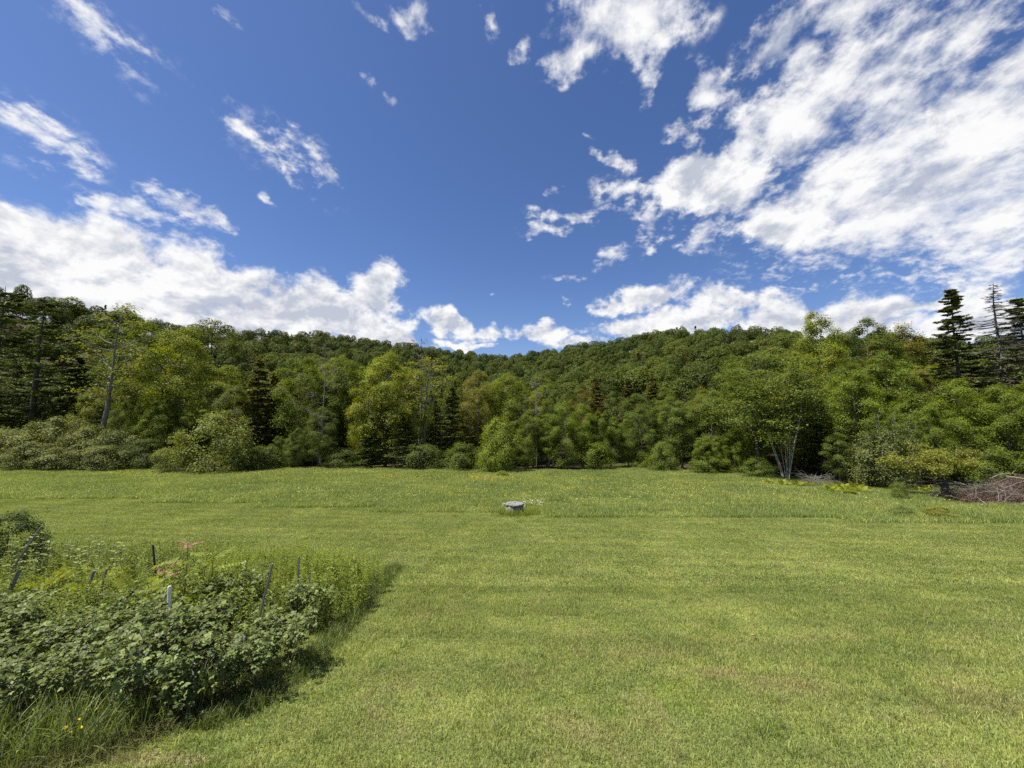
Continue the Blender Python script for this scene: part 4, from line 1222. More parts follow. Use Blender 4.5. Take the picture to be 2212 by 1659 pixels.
def build_raspberries():
    rng = np.random.default_rng(21)
    x, y = grid_points(-12.5, -3.32, 5.25, 8.0, .42, rng, .35)
    # the row thins towards the back right where the taller herbs take over
    k = (np.abs(x) < 1.36 * y + 1.0) & (y < 7.2 + .45 * np.sin(x * 1.7)) & in_bed(x, y, .015)
    x, y = x[k], y[k]
    xb = rng.uniform(-6.6, -3.7, 8); yb = rng.uniform(7.2, 8.8, 8); kb = in_bed(xb, yb, -.03)
    x, y = np.concatenate([x, xb[kb]]), np.concatenate([y, yb[kb]])
    front = np.argsort(y * 1.0 - x * .5)[:9]
    for i in range(len(x)):
        cm, fm, lay = rasp[rng.integers(len(rasp))]
        h = rng.uniform(.6, .98) * (1 + .12 * math.sin(x[i] * 2.1))
        isf = i in front
        o = thing('raspberry_bush', 'raspberry bush with loose grey-green three-part leaves on the open edge of the bramble row' if isf else 'raspberry bush packed among others in the bramble row of the overgrown bed',
                  'bush', (x[i], y[i], gz(x[i], y[i])), (0, 0, rng.random() * 2 * PI), (h, h, h), 'raspberry bushes on the row edge' if isf else 'raspberry bushes in the row')
        link('canes', cm, o)
        if isf:
            P, pos, Rm, sc, lv = lay
            for q in range(0, len(pos)):
                M4 = Matrix(Rm[q].tolist()).to_4x4(); M4.translation = Vector(pos[q])
                lf = bpy.data.objects.new('leaf', LEAF_MESHES[int(lv[q] * 7.99)]); COL.objects.link(lf); lf.parent = o
                lf.matrix_local = M4 @ Matrix.Scale(float(sc[q]), 4)
        else:
            f = link('foliage', fm, o); f['kind'] = 'stuff'
build_raspberries()

# ------------------------------------------------------------------ tall herbs behind the brambles
def herb_stalk(name, seed, mat, H=.95, leaves=46, L=.095, Wd=.017, rise=.5, flop=.12):
    rng = np.random.default_rng(seed)
    g = Geo()
    e = np.array([[rng.normal(0, .06), rng.normal(0, .06), H]])
    P = bez(np.array([[0, 0, -.05]]), e, rng.normal(0, .02, (1, 3)), 5)
    tubes(g, P, np.array([[.005, .0045, .004, .003, .0015]]), 3, m=1)
    t = np.linspace(.12, 1, leaves); a = np.arange(leaves) * 2.4
    S = np.stack([np.interp(t, np.linspace(0, 1, 5), P[0, :, q]) for q in range(3)], 1)
    d = np.stack([np.cos(a), np.sin(a), rise + rng.normal(0, .25, leaves) + 1.2 * np.clip(t - .85, 0, 1) * 4], 1)
    V0, T0 = ovate(L, Wd, .1, flop * 2)
    put_leaves(g, V0, T0, frames(d, UP + rng.normal(0, .3, (leaves, 3))), S, rng.uniform(.6, 1.15, leaves) * (1.15 - .45 * t), rng.random(leaves))
    return g.mesh(name, [mat, M_STEM])

def build_herbs():
    rng = np.random.default_rng(31)
    pr = [herb_stalk('goldenrod_stalk', 500 + i, M_HERB, .85, 52, .105, .024) for i in range(5)]
    x, y = grid_points(-8.2, -3.0, 7.0, 13.2, .145, rng, .45)
    k = in_bed(x + rng.normal(0, .14, len(x)) - .1 * np.sin(y * 3.1), y + rng.normal(0, .14, len(y)), 0.0) & (y > 8.3 - np.clip((x + 4.6) * .8, 0, 1.0) + np.clip((-6.0 - x) * .9, 0, 3))
    x, y = x[k], y[k]
    p = np.stack([x, y, ground(x, y)], 1); n = len(x)
    rot = np.stack([rng.normal(0, .2, n), rng.normal(0, .2, n), rng.random(n) * 2 * PI], 1)
    s = np.repeat((rng.uniform(.62, 1.12, n) * (1 + .22 * np.sin(x * 2.3 + 1) * np.sin(y * 1.9)))[:, None], 3, 1)
    # lower towards the lawn-side border
    s *= (np.clip(.8 + (-3.25 - x) * .9, .8, 1.0) * np.clip(1.1 - (y - 9) * .1, .72, 1.05) * np.clip(.35 + (y - 7.2) * .35, .35, 1.0))[:, None]
    scatter('goldenrod_patch', 'dense stand of narrow-leaved yellow-green goldenrod at the bed corner by the grey stakes', 'herbs', p, rot, s, pr)
    pr = [herb_stalk('weed_stalk', 520 + i, M_WEED, .75, 30, .11, .038, .35) for i in range(5)]
    x, y = grid_points(-19, -4.6, 6.8, 13.6, .17, rng, .45)
    k = in_bed(x, y, 0.0) & (np.abs(x) < 1.36 * y + 1) & (y < 8.5 + np.clip((-5.8 - x) * 1.5, 0, 9))
    x, y = x[k], y[k]
    p = np.stack([x, y, ground(x, y)], 1); n = len(x)
    rot = np.stack([rng.normal(0, .15, n), rng.normal(0, .15, n), rng.random(n) * 2 * PI], 1)
    s = np.repeat(rng.uniform(.45, 1.05, n)[:, None], 3, 1)
    scatter('weed_patch', 'mixed leafy weeds filling the back of the overgrown bed behind the brambles', 'weeds', p, rot, s, pr)
    x, y = grid_points(-9, -3.4, 4.2, 6.2, .3, rng, .5)
    k = in_bed(x, y, -0.02) & (rng.random(len(x)) < .5); x, y = x[k], y[k]
    p = np.stack([x, y, ground(x, y)], 1); n = len(x)
    rot = np.stack([rng.normal(0, .3, n), rng.normal(0, .3, n), rng.random(n) * 2 * PI], 1)
    scatter('front_weeds', 'leafy weeds mixed into the long grass in front of the brambles', 'weeds', p, rot, np.repeat(rng.uniform(.3, .75, n)[:, None], 3, 1), pr)
build_herbs()

# ------------------------------------------------------------------ long grass round the bed
def long_blades(g, x, y, h, w, rng, m=0, lean=.5):
    n = len(x)
    a = rng.random(n) * 2 * PI
    ld = np.stack([np.cos(a), np.sin(a), np.zeros(n)], 1); wd = np.stack([-np.sin(a), np.cos(a), np.zeros(n)], 1)
    b = np.stack([x, y, ground(x, y) - .01], 1)
    ln = np.abs(rng.normal(0, lean, n)) + .1
    t = np.array([0, .35, .65, .87, 1.0])
    z = t[None] * (1 - .38 * np.minimum(ln, 1.3)[:, None] * t[None] ** 2)
    r = ln[:, None] * t[None] ** 2.0 * .8
    P = b[:, None] + UP * (z * h[:, None])[..., None] + ld[:, None] * (r * h[:, None])[..., None]
    ww = w[:, None] * np.array([.8, 1.0, .85, .5, .06])[None]
    V = np.stack([P - wd[:, None] * ww[..., None] * .5, P + wd[:, None] * ww[..., None] * .5], 2).reshape(-1, 3)
    i = (np.arange(n) * 10)[:, None] + np.arange(4)[None] * 2
    Q = np.stack([i, i + 1, i + 3, i + 2], -1).reshape(-1, 4)
    g.quads(V, Q, np.repeat(rng.random(n), 4), m)

def build_long_grass():
    rng = np.random.default_rng(41)
    g = Geo()
    # front apron of the bed
    n = 24000
    x = rng.uniform(-12, -3.0, n); y = rng.uniform(3.4, 6.3, n)
    k = in_bed(x, y, .01) & (rng.random(n) < np.clip((6.4 - y) / .9, .0, 1))
    x, y = x[k], y[k]
    h = rng.uniform(.25, .68, len(x)) * np.where(y < 4.4, .75, 1)
    long_blades(g, x, y, h, rng.uniform(.005, .011, len(x)), rng)
    # right border of the bed
    n = 9000
    y = rng.uniform(5.0, 12.4, n); x = np.interp(y, [4.2, 5.5, 7.2, 9.5, 12.4], [-4.3, -3.35, -3.15, -3.3, -3.45]) + rng.normal(-.14, .13, n)
    h = rng.uniform(.07, .28, n)
    long_blades(g, x, y, h, rng.uniform(.004, .008, n), rng)
    # back border
    n = 5000
    x = rng.uniform(-20, -3.4, n); y = rng.uniform(11.6, 14.4, n); k = in_bed(x, y, .03); x, y = x[k], y[k]
    long_blades(g, x, y, rng.uniform(.2, .7, len(x)), rng.uniform(.005, .009, len(x)), rng)
    o = link('long_grass', g.mesh('long_grass', [M_TALLG])); tag(o, 'long arching grass along the front and sides of the overgrown bed', 'grass', kind='stuff')
    g = Geo(); n = 7000
    t = rng.random(n)
    bx = np.interp(t, [0, .35, .7, 1], [BED[1][0], BED[2][0], BED[3][0], BED[4][0]]); by = np.interp(t, [0, .35, .7, 1], [BED[1][1], BED[2][1], BED[3][1], BED[4][1]])
    x = bx + rng.normal(-.05, .16, n); y = by + rng.normal(.12, .16, n)
    long_blades(g, x, y, rng.uniform(.08, .26, n), rng.uniform(.003, .006, n), rng, lean=.8)
    o = link('dry_grass', g.mesh('dry_grass', [M_DRYG])); tag(o, 'short brownish grass where the bed meets the lawn', 'grass', kind='stuff')
build_long_grass()

def point_at(u, v, y):
    d = ray(u, v); t = y / d[1]
    return np.array([d[0] * t, y, CAMZ + d[2] * t])

# tall seeding grass stalks that stand up against the lawn
def grass_stalk(u, v, y, label):
    top = point_at(u, v, y); b = np.array([top[0] - .12, y, gz(top[0] - .12, y)])
    g = Geo()
    rel = top - b
    tubes(g, bez(np.array([[0, 0, -.03]]), rel[None], np.array([[-.03, 0, .05]]), 7), np.array([np.linspace(.0035, .0015, 7)]), 3)
    o = thing('grass_stalk', label, 'grass', tuple(b), group='seeding grass stalks in the bed')
    link('stem', g.mesh('grass_stalk_stem', [M_STEM]), o)
    g = Geo(); rng = np.random.default_rng(int(u))
    n = 26; q = rng.uniform(.88, 1.03, n)
    C = rel[None] * q[:, None] + rng.normal(0, .025, (n, 3))
    leaf_quads(g, C, rng.normal(size=(n, 3)), .05, .010, rng, T=np.tile(np.array([[.2, 0, 1.0]]), (n, 1)))
    link('seed_head', g.mesh('grass_stalk_head', [M_DRYG]), o)
for (u, v, y) in [(246, 1098, 11.2), (233, 1110, 11.0), (60, 1095, 11.5), (160, 1090, 11.6), (290, 1140, 11.4), (105, 1092, 11.8), (580, 1160, 11.0), (330, 1150, 11.6)]:
    grass_stalk(u, v, y, 'tall thin grass stalk with a seed head rising out of the overgrown bed')

# ------------------------------------------------------------------ ferns
def frond_mesh(seed, L=.7):
    rng = np.random.default_rng(seed)
    n = 20
    t = np.linspace(.12, .98, n)
    P = np.stack([np.zeros(n), t * L * .82, L * (.72 * t - .42 * t ** 2.4)], 1)
    g = Geo()
    pr = np.concatenate([[[0, 0, -.03]], P]); tubes(g, pr[None], np.array([np.linspace(.005, .0015, n + 1)]), 3)
    ln = L * .24 * np.sin(np.clip(t * 1.05 + .12, 0, 1) * PI) ** .7 + .015
    for s in (-1, 1):
        B = P; E = P + np.stack([s * ln, ln * .35, -ln * .18], 1)
        wv = np.stack([np.zeros(n), np.full(n, L * .017), np.full(n, .006)], 1)
        M_ = (B + E) * .5 + UP * .01 * L
        V = np.stack([B - wv, B + wv, M_ + wv * .9, E, M_ - wv * .9], 1).reshape(-1, 3)
        i = np.arange(n) * 5
        g.quads(V, np.stack([i, i + 1, i + 2, i + 4], 1), rng.random(n))
        g.tris(np.zeros((0, 3)), np.zeros((0, 3), int), np.zeros(0))
        g.T.append(np.stack([i + 4, i + 2, i + 3], 1) + g.n - len(V)); g.at.append(rng.random(n)); g.mt.append(np.zeros(n))
    return g.mesh('fern_frond', [M_FERN])
FRONDS = [frond_mesh(600 + i) for i in range(4)]
def fern(u, v, label, size=1.0, n=10, y=None, group=None, seed=0):
    rng = np.random.default_rng(int(u * 7 + v) + seed)
    if y is None: x, y = gp(u, v)
    else: x = at_depth(u, y)
    o = thing('fern', label, 'fern', (x, y, gz(x, y)), (0, 0, rng.random() * 6), (size, size, size), group)
    for i in range(n):
        s = rng.uniform(.7, 1.15)
        link('frond', FRONDS[rng.integers(4)], o, rot=(rng.uniform(-.15, .55), 0, i * 2 * PI / n + rng.uniform(-.3, .3)), scale=(s, s, s))
G_F = 'ferns among the weeds of the bed'
for (u, y) in [(118, 10.0), (150, 10.4), (300, 9.4), (335, 9.0), (270, 9.7), (85, 9.6), (440, 9.0), (460, 8.6), (215, 9.9), (430, 8.0), (310, 8.8), (180, 9.3)]:
    fern(u, 0, 'yellow-green fern among the weeds behind the bramble row', 1.3, 11, y, G_F)
for (u, v, s) in [(1795, 1066, 1.5), (1830, 1068, 1.6), (1862, 1066, 1.4), (1815, 1060, 1.6), (1848, 1058, 1.5)]:
    fern(u, v, 'bright fern in the clump below the slight young tree', s, 11, group='bright ferns below the young tree')
for (u, v, s) in [(1690, 1049, 1.3), (1722, 1052, 1.5), (1745, 1052, 1.3), (1660, 1046, 1.1)]:
    fern(u, v, 'fern at the foot of the pale stem clump', s, 10, group='ferns at the pale stem clump')
for (u, v, s) in [(1900, 1058, 1.2), (1930, 1060, 1.3), (1965, 1060, 1.2), (1990, 1062, 1.1), (1880, 1057, 1.2), (2010, 1062, 1.2)]:
    fern(u, v, 'fern in the shade between the bright ferns and the apple trunk', s, 9, group='shaded ferns by the apple tree')

# ------------------------------------------------------------------ leafy plants in the bed
def pinnate(mat, L=.42, pairs=6, leaf=.12):
    g = Geo()
    V0, T0 = ovate(leaf, leaf * .34)
    t = np.linspace(.25, .95, pairs)
    S = np.stack([np.zeros(pairs), t * L, -.18 * L * t ** 2], 1)
    for s in (-1, 1):
        d = np.stack([np.full(pairs, s * 1.0), np.full(pairs, .45), np.full(pairs, -.18)], 1)
        put_leaves(g, V0, T0, frames(d), S, np.linspace(1, .7, pairs), np.random.default_rng(pairs + s).random(pairs))
    put_leaves(g, V0, T0, frames(np.array([[0, 1.0, -.3]])), S[-1:], np.array([1.0]), np.array([.5]))
    tubes(g, np.array([[[0, 0, 0], [0, L * .5, -.03 * L], [0, L * .95, -.18 * L]]]), np.array([[.004, .003, .0015]]), 3)
    return g.mesh('pinnate_leaf', [mat])
PIN_G, PIN_R = pinnate(M_SUMAC, .44, 7, .13), pinnate(M_SUMACR, .30, 6, .10)
def sumac(u, vtop, y, label, n=16, seed=1, red=True):
    rng = np.random.default_rng(seed)
    top = point_at(u, vtop, y); x = top[0]; z0 = gz(x, y); H = top[2] - z0 - .12
    o = thing('sumac_sapling', label, 'sapling', (x, y, z0))
    g = Geo(); tubes(g, bez(np.array([[0, 0, -.05]]), np.array([[.05, 0, H]]), np.array([[.02, 0, 0]]), 6), np.array([np.linspace(.014, .005, 6)]), 5)
    link('stem', g.mesh('sumac_stem', [M_STEM], True), o)
    for i in range(n):
        t = .38 + .62 * i / (n - 1)
        isr = red and i >= n - 4
        lf = link('leaf', PIN_R if isr else PIN_G, o, (.05 * t, 0, H * t), (rng.uniform(.25, .7) if i > n - 5 else rng.uniform(-.15, .35), 0, i * 2.4), (1, 1, 1))
        s = (.8 if isr else 1.0) * rng.uniform(.8, 1.15); lf.scale = (s, s, s)
        if isr: lf['label'] = 'young reddish pink leaf at the tip'
sumac(402, 1160, 8.4, 'sapling with long feathered leaves and reddish pink tips in the bed', 20, 1)
sumac(352, 1215, 8.1, 'shorter pink-tipped sapling beside the taller one in the bed', 14, 2)
sumac(455, 1200, 8.8, 'plain green feather-leaved sapling behind the pink-tipped ones', 14, 3, False)

OV = []
for i in range(4):
    g = Geo(); v_, t_ = ovate(.17, .085, .1, .15); g.tris(v_, t_, i / 3.0); OV.append(g.mesh('broad_leaf', [M_MILK], True))
def broad_weed(u, vtop, y, seed):
    rng = np.random.default_rng(seed)
    top = point_at(u, vtop, y); x = top[0]; z0 = gz(x, y); H = top[2] - z0
    o = thing('broad_leaved_weed', 'upright weed with broad pale leaves standing above the ferns in the bed', 'weed', (x, y, z0), group='broad-leaved weeds in the bed')
    g = Geo(); tubes(g, bez(np.array([[0, 0, -.05]]), np.array([[rng.normal(0, .05), 0, H]]), np.zeros((1, 3)), 5), np.array([np.linspace(.008, .004, 5)]), 4)
    link('stem', g.mesh('weed_stem', [M_STEM], True), o)
    n = 18
    for i in range(n):
        t = .3 + .7 * i / (n - 1); s = rng.uniform(.8, 1.2) * (1.1 - .35 * t)
        link('leaf', OV[rng.integers(4)], o, (0, 0, H * t), (rng.uniform(-.1, .6), 0, i * 1.75 + rng.uniform(-.3, .3)), (s, s, s))
for i, (u, v, y) in enumerate([(195, 1158, 10.6), (215, 1170, 10.8), (250, 1172, 10.4), (262, 1178, 10.9), (150, 1172, 11.0), (105, 1165, 10.8), (85, 1150, 10.3), (172, 1182, 10.2), (60, 1160, 10.6), (30, 1170, 10.2)]):
    broad_weed(u, v, y, 700 + i)

# dark shrub at the far left corner of the bed
tree_px('bush', 'dense dark small-leaved shrub at the far corner of the overgrown bed', 8, 11.6, 1112, 130, color=(0.055, 0.09, 0.034), name='shrub', cat='shrub', parts=('stem', 'foliage'), variant=2)

# ------------------------------------------------------------------ stakes in the bed
def stake(name, label, ut, vt, ub, vb, y, w, mat, d=.022, cat='stake', yb=None, group=None):
    """weathered wooden stake from the picture point of its top to where it enters the leaves, run on into the soil"""
    a = point_at(ut, vt, y); b = point_at(ub, vb, y if yb is None else yb)
    dirn = b - a; L = np.linalg.norm(dirn); dirn = dirn / L
    t = L
    while (a + dirn * t)[2] > gz(*(a + dirn * t)[:2]) - .12 and t < L + 2.5: t += .02
    foot = a + dirn * t
    ax = Vector(a - foot); Lf = ax.length
    me = bpy.data.meshes.new(name)
    rng = np.random.default_rng(int(ut))
    hw, hd = w / 2, d / 2
    V = []
    for k, z in enumerate([0, .25 * Lf, .6 * Lf, Lf - .02, Lf]):
        bx, by = rng.normal(0, .003, 2); f = 1.0 if k < 4 else .82
        V += [(-hw * f + bx, -hd * f + by, z), (hw * f + bx, -hd * f + by, z + (rng.uniform(0, .012) if k == 4 else 0)), (hw * f + bx, hd * f + by, z), (-hw * f + bx, hd * f + by, z - (rng.uniform(0, .02) if k == 4 else 0))]
    F = []
    for k in range(4):
        for j in range(4): F.append((k * 4 + j, k * 4 + (j + 1) % 4, k * 4 + 4 + (j + 1) % 4, k * 4 + 4 + j))
    F += [(16, 17, 18, 19), (3, 2, 1, 0)]
    me.from_pydata(V, [], F); me.materials.append(mat)
    o = link(name, me)
    q = ax.to_track_quat('Z', 'Y'); o.rotation_mode = 'QUATERNION'; o.rotation_quaternion = q; o.location = Vector(foot)
    tag(o, label, cat, group)
    return o
stake('garden_stake', 'leaning grey wooden stake rising out of the bramble leaves', 588, 1217, 568, 1300, 7.2, .045, M_STAKE)
stake('garden_stake', 'upright thin grey wooden stake in front of the goldenrod', 646, 1201, 642, 1285, 8.2, .036, M_STAKE)
stake('garden_stake', 'short reddish grey stake right of the upright thin stake', 669, 1236, 667, 1275, 8.5, .03, M_STAKE)
stake('garden_stake', 'wide dark grey board leaning at the bed side by the brambles', 42, 1230, 12, 1298, 8.6, .085, M_STAKE)
stake('garden_stake', 'pale grey stake leaning sharply among broad-leaved weeds', 90, 1137, 42, 1206, 10.4, .05, M_STAKE)
stake('garden_stake', 'weathered stake leaning among ferns, wider of the close pair', 203, 1233, 187, 1278, 8.8, .06, M_STAKE)
stake('garden_stake', 'weathered stake leaning among ferns, slimmer of the close pair', 231, 1228, 217, 1276, 8.9, .04, M_STAKE)
stake('fence_post', 'thin black metal post behind the pink-tipped saplings', 330, 1177, 333, 1210, 10.2, .035, M_DARKST, .03, 'post')
stake('plant_marker', 'white painted marker board among the bramble leaves', 366, 1266, 364, 1318, 6.7, .065, M_WHITE, .015, 'marker')
stake('plant_marker', 'short pale stick standing under the front bramble leaves', 420, 1432, 419, 1455, 5.55, .03, M_WHITE, .02, 'marker')

# ------------------------------------------------------------------ buttercups by the bed
def petal_flower(r=.016):
    g = Geo()
    for i in range(5):
        a = i * 2 * PI / 5
        c = np.array([math.cos(a), math.sin(a), 0]); p = np.array([-math.sin(a), math.cos(a), 0])
        V = np.array([[0, 0, 0], c * r * .6 + p * r * .5 + UP * r * .35, c * r * 1.1 + UP * r * .65, c * r * .6 - p * r * .5 + UP * r * .35])
        g.quads(V, np.array([[0, 1, 2, 3]]), i / 5.0)
    return g.mesh('buttercup_flower', [M_PETAL])
FLOWER = petal_flower()
for (u, v) in [(150, 1516), (154, 1535), (210, 1532), (169, 1555), (142, 1572), (174, 1572), (151, 1583)]:
    x0, y0 = gp(u, v); y = y0 - .5
    top = point_at(u, v, y); zb = gz(top[0], y)
    o = thing('buttercup', 'yellow buttercup in the long grass at the front of the bed', 'flower', (top[0], y, zb), group='buttercups at the front of the bed')
    g = Geo(); tubes(g, bez(np.array([[0, 0, -.02]]), np.array([[0, 0, top[2] - zb]]), np.array([[.03, .01, 0]]), 5), np.array([[.003, .0025, .002, .002, .0015]]), 3)
    link('stem', g.mesh('buttercup_stem', [M_STEM]), o)
    link('flower', FLOWER, o, (0, 0, top[2] - zb), (-.5, .2, u), (1.15, 1.15, 1.15))

# ------------------------------------------------------------------ meadow flowers
def flower_specks(name, label, pts, r, mat, seed, stem=(.25, .45)):
    rng = np.random.default_rng(seed)
    x, y = pts[:, 0], pts[:, 1]; n = len(x)
    C = np.stack([x, y, ground(x, y) + rng.uniform(*stem, n)], 1)
    g = Geo(); L = r * rng.uniform(.7, 1.4, n)
    leaf_quads(g, C, UP * .6 + np.array([0, -.7, 0]) + rng.normal(0, .4, (n, 3)), L * 2, L * 2, rng)
    o = link(name, g.mesh(name, [mat])); tag(o, label, 'flowers', kind='stuff')
def meadow_pts(n, rng, patches, spread_all):
    P = []
    for (u0, u1, v0, v1, k) in patches:
        for _ in range(k):
            P.append(gp_fast(rng.uniform(u0, u1), rng.triangular(v0, (v0 + v1) / 2, v1)))
    return np.array(P)
def gp_fast(u, v):
    d = ray(u, v); t = 30.0
    for _ in range(12):
        z = float(field(min(d[1] * t, 60))); t = (z - CAMZ) / d[2]
    return d[0] * t, d[1] * t
def build_flowers():
    rng = np.random.default_rng(51)
    dense = meadow_pts(0, rng, [(500, 820, 1020, 1036, 520), (250, 480, 1016, 1034, 260), (820, 1110, 1024, 1042, 420), (1010, 1110, 1026, 1042, 200), (1110, 1320, 1026, 1044, 200), (190, 300, 1018, 1030, 120), (1450, 1750, 1040, 1066, 160)], 0)
    flower_specks('meadow_buttercups', 'drifts of yellow buttercups along the foot of the trees', dense, .026, M_PETAL, 1, (.22, .42))
    loose = meadow_pts(0, rng, [(-50, 1100, 1024, 1092, 900), (1100, 1500, 1030, 1100, 420), (1500, 2150, 1050, 1118, 220)], 0)
    flower_specks('meadow_yellow_flowers', 'pale yellow flowers sprinkled through the meadow grass', loose, .024, M_PALEY, 2, (.18, .38))
    wh = meadow_pts(0, rng, [(0, 1100, 1035, 1092, 200), (1100, 1900, 1045, 1105, 260), (1130, 1175, 1082, 1104, 90), (1085, 1135, 1096, 1106, 70), (640, 700, 1060, 1072, 40)], 0)
    flower_specks('meadow_white_flowers', 'small white flowers sprinkled in the meadow and around the concrete well', wh, .022, M_WHITEF, 3, (.2, .42))
build_flowers()

# ------------------------------------------------------------------ concrete well
def lathe(prof, S=40, jit=0, seed=0):
    rng = np.random.default_rng(seed)
    th = np.arange(S) * 2 * PI / S
    V = []
    for k, (r, z) in enumerate(prof):
        rr = r * (1 + (rng.normal(0, jit, S) if r > .05 else 0)); zz = z + (rng.normal(0, jit * .35, S) if r > .05 else np.zeros(S))
        V.append(np.stack([np.cos(th) * rr, np.sin(th) * rr, np.broadcast_to(zz, (S,))], 1))
    K = len(prof); V = np.concatenate(V)
    k, s_ = np.meshgrid(np.arange(K - 1), np.arange(S), indexing='ij')
    Q = np.stack([k * S + s_, k * S + (s_ + 1) % S, (k + 1) * S + (s_ + 1) % S, (k + 1) * S + s_], -1).reshape(-1, 4)
    return V, Q
def build_well():
    x, y = gp(1112, 1109)
    o = thing('concrete_well', 'round grey concrete well ring with a chipped lid standing in the meadow edge', 'well', (x, y, gz(x, y)))
    V, Q = lathe([(.44, -.3), (.52, -.3), (.52, .25), (.515, .48), (.50, .495), (.44, .495), (.44, -.3)], 44, .012, 1)
    link('ring', mesh_np('well_ring', V, [Q], [M_CONC], None, False), o)
    V, Q = lathe([(.001, .505), (.55, .505), (.565, .52), (.565, .59), (.55, .605), (.3, .615), (.001, .617)], 44, .02, 2)
    a = np.arctan2(V[:, 1], V[:, 0])
    chip = np.exp(-((a + 2.2) / .22) ** 2) * .05 + np.exp(-((a + 1.5) / .12) ** 2) * .03
    rr = np.hypot(V[:, 0], V[:, 1]); f = np.where(rr > .5, 1 - chip / .56, 1)
    V[:, 0] *= f; V[:, 1] *= f
    lid = link('lid', mesh_np('well_lid', V, [Q], [M_CONC], None, False), o)
    g = Geo(); t = np.linspace(0, PI, 9)
    tubes(g, np.stack([.07 * np.cos(t), np.zeros(9), .61 + .055 * np.sin(t)], 1), np.full(9, .014), 6)
    link('lifting_loop', g.mesh('well_loop', [M_DARKST], True), lid)
    bm_ = [(-.1, -.09, .61), (.06, -.11, .61), (.1, .05, .61), (-.07, .08, .61), (-.08, -.07, .655), (.05, -.08, .665), (.07, .04, .65), (-.05, .06, .66)]
    me = bpy.data.meshes.new('loose_stone'); me.from_pydata(bm_, [], [(0, 3, 2, 1), (4, 5, 6, 7), (0, 1, 5, 4), (1, 2, 6, 5), (2, 3, 7, 6), (3, 0, 4, 7)]); me.materials.append(M_CONC)
    st = link('stone', me, None, (x - .38, y - .22, gz(x, y) + .001), (0, 0, .5), (1.0, .9, .99)); tag(st, 'small pale stone lying on the lid of the concrete well', 'stone')
    rng = np.random.default_rng(61)
    g = Geo(); n = 1500
    a = rng.random(n) * 2 * PI; r = rng.uniform(.55, 1.3, n)
    k = (np.sin(a) < .5) | (rng.random(n) < .5)
    long_blades(g, x + np.cos(a[k]) * r[k] + .25, y + np.sin(a[k]) * r[k], rng.uniform(.2, .55, k.sum()), rng.uniform(.008, .016, k.sum()), rng)
    w = link('well_grass', g.mesh('well_grass', [M_HERB])); tag(w, 'taller grass growing round the concrete well', 'grass', kind='stuff')
build_well()

# ------------------------------------------------------------------ old apple tree, brush and slender trunks on the right
def build_apple():
    x, y = gp(2046, 1078)
    rng = np.random.default_rng(71)
    H = 4.7
    gt = Geo(); gl = Geo()
    P = np.array([[0.05, 0, -.3], [.02, 0, .25], [-.08, 0, .8], [-.18, .05, 1.35], [-.2, .1, 1.8]])
    tubes(gt, P, np.array([.36, .27, .23, .25, .2]), 10)
    tips = []
    for i in range(15):
        a = i * 2.4 + rng.uniform(-.3, .3); L = rng.uniform(1.6, 3.3); el = rng.uniform(.05, .75)
        e = P[-1] * [1, 1, .85] + np.array([math.cos(a) * L * math.cos(el), math.sin(a) * L * .85 * math.cos(el), .75 + L * math.sin(el) * .8])
        s = P[3] * (1 - i / 30) + P[4] * (i / 30)
        br = bez(s[None], e[None], np.array([[0, 0, .25]]), 7); br[:, 1:-1] += rng.normal(0, .09, (1, 5, 3))
        tubes(gt, br, np.array([np.linspace(.10, .02, 7)]), 6)
        for q in (3, 4, 5, 6): tips.append(br[0, q] + rng.normal(0, .15, 3))
    C = np.array(tips); n = len(C) * 15
    li = np.repeat(np.arange(len(C)), 15); v = norm(rng.normal(size=(n, 3)))
    S = C[li] + v * rng.uniform(.1, .75, n)[:, None] * np.array([1, 1, .6])
    sel = rng.random(n) < .35
    tubes(gt, bez(C[li[sel]], S[sel], np.zeros((sel.sum(), 3)), 3), np.tile(np.array([.014, .01, .004]), (sel.sum(), 1)), 3)
    lps = 13; si = np.repeat(np.arange(n), lps); m = len(si)
    ls = .115 * rng.uniform(.6, 1.3, m)
    leaf_quads(gl, S[si] + rng.normal(0, 1, (m, 3)) * np.array([.17, .17, .07]), UP * .7 + rng.normal(0, .5, (m, 3)), ls, ls * .65, rng)
    # bare dead boughs at the right side
    for i in range(16):
        s = P[-1] + np.array([1.2, -.2, 1.0]) + rng.normal(0, .3, 3); e = s + np.array([rng.uniform(.8, 2.0), rng.uniform(-.6, .4), rng.uniform(-.5, .9)])
        br = bez(s[None], e[None], rng.normal(0, .15, (1, 3)), 5); tubes(gt, br, np.array([np.linspace(.03, .006, 5)]), 4)
        for j in range(5):
            q = br[0, rng.integers(1, 5)]; tubes(gt, bez(q[None], (q + rng.normal(0, .3, 3))[None], np.zeros((1, 3)), 3), np.array([[.01, .007, .003]]), 3)
    o = thing('apple_tree', 'old spreading apple tree with a short dark trunk beside the brush pile', 'tree', (x, y, gz(x, y)))
    link('trunk', gt.mesh('apple_trunk', [M_BARKD], True), o)
    c = link('crown', gl.mesh('apple_crown', [M_LEAF]), o); c.color = (0.14, 0.175, 0.042, 1)
    return x, y
AX, AY = build_apple()

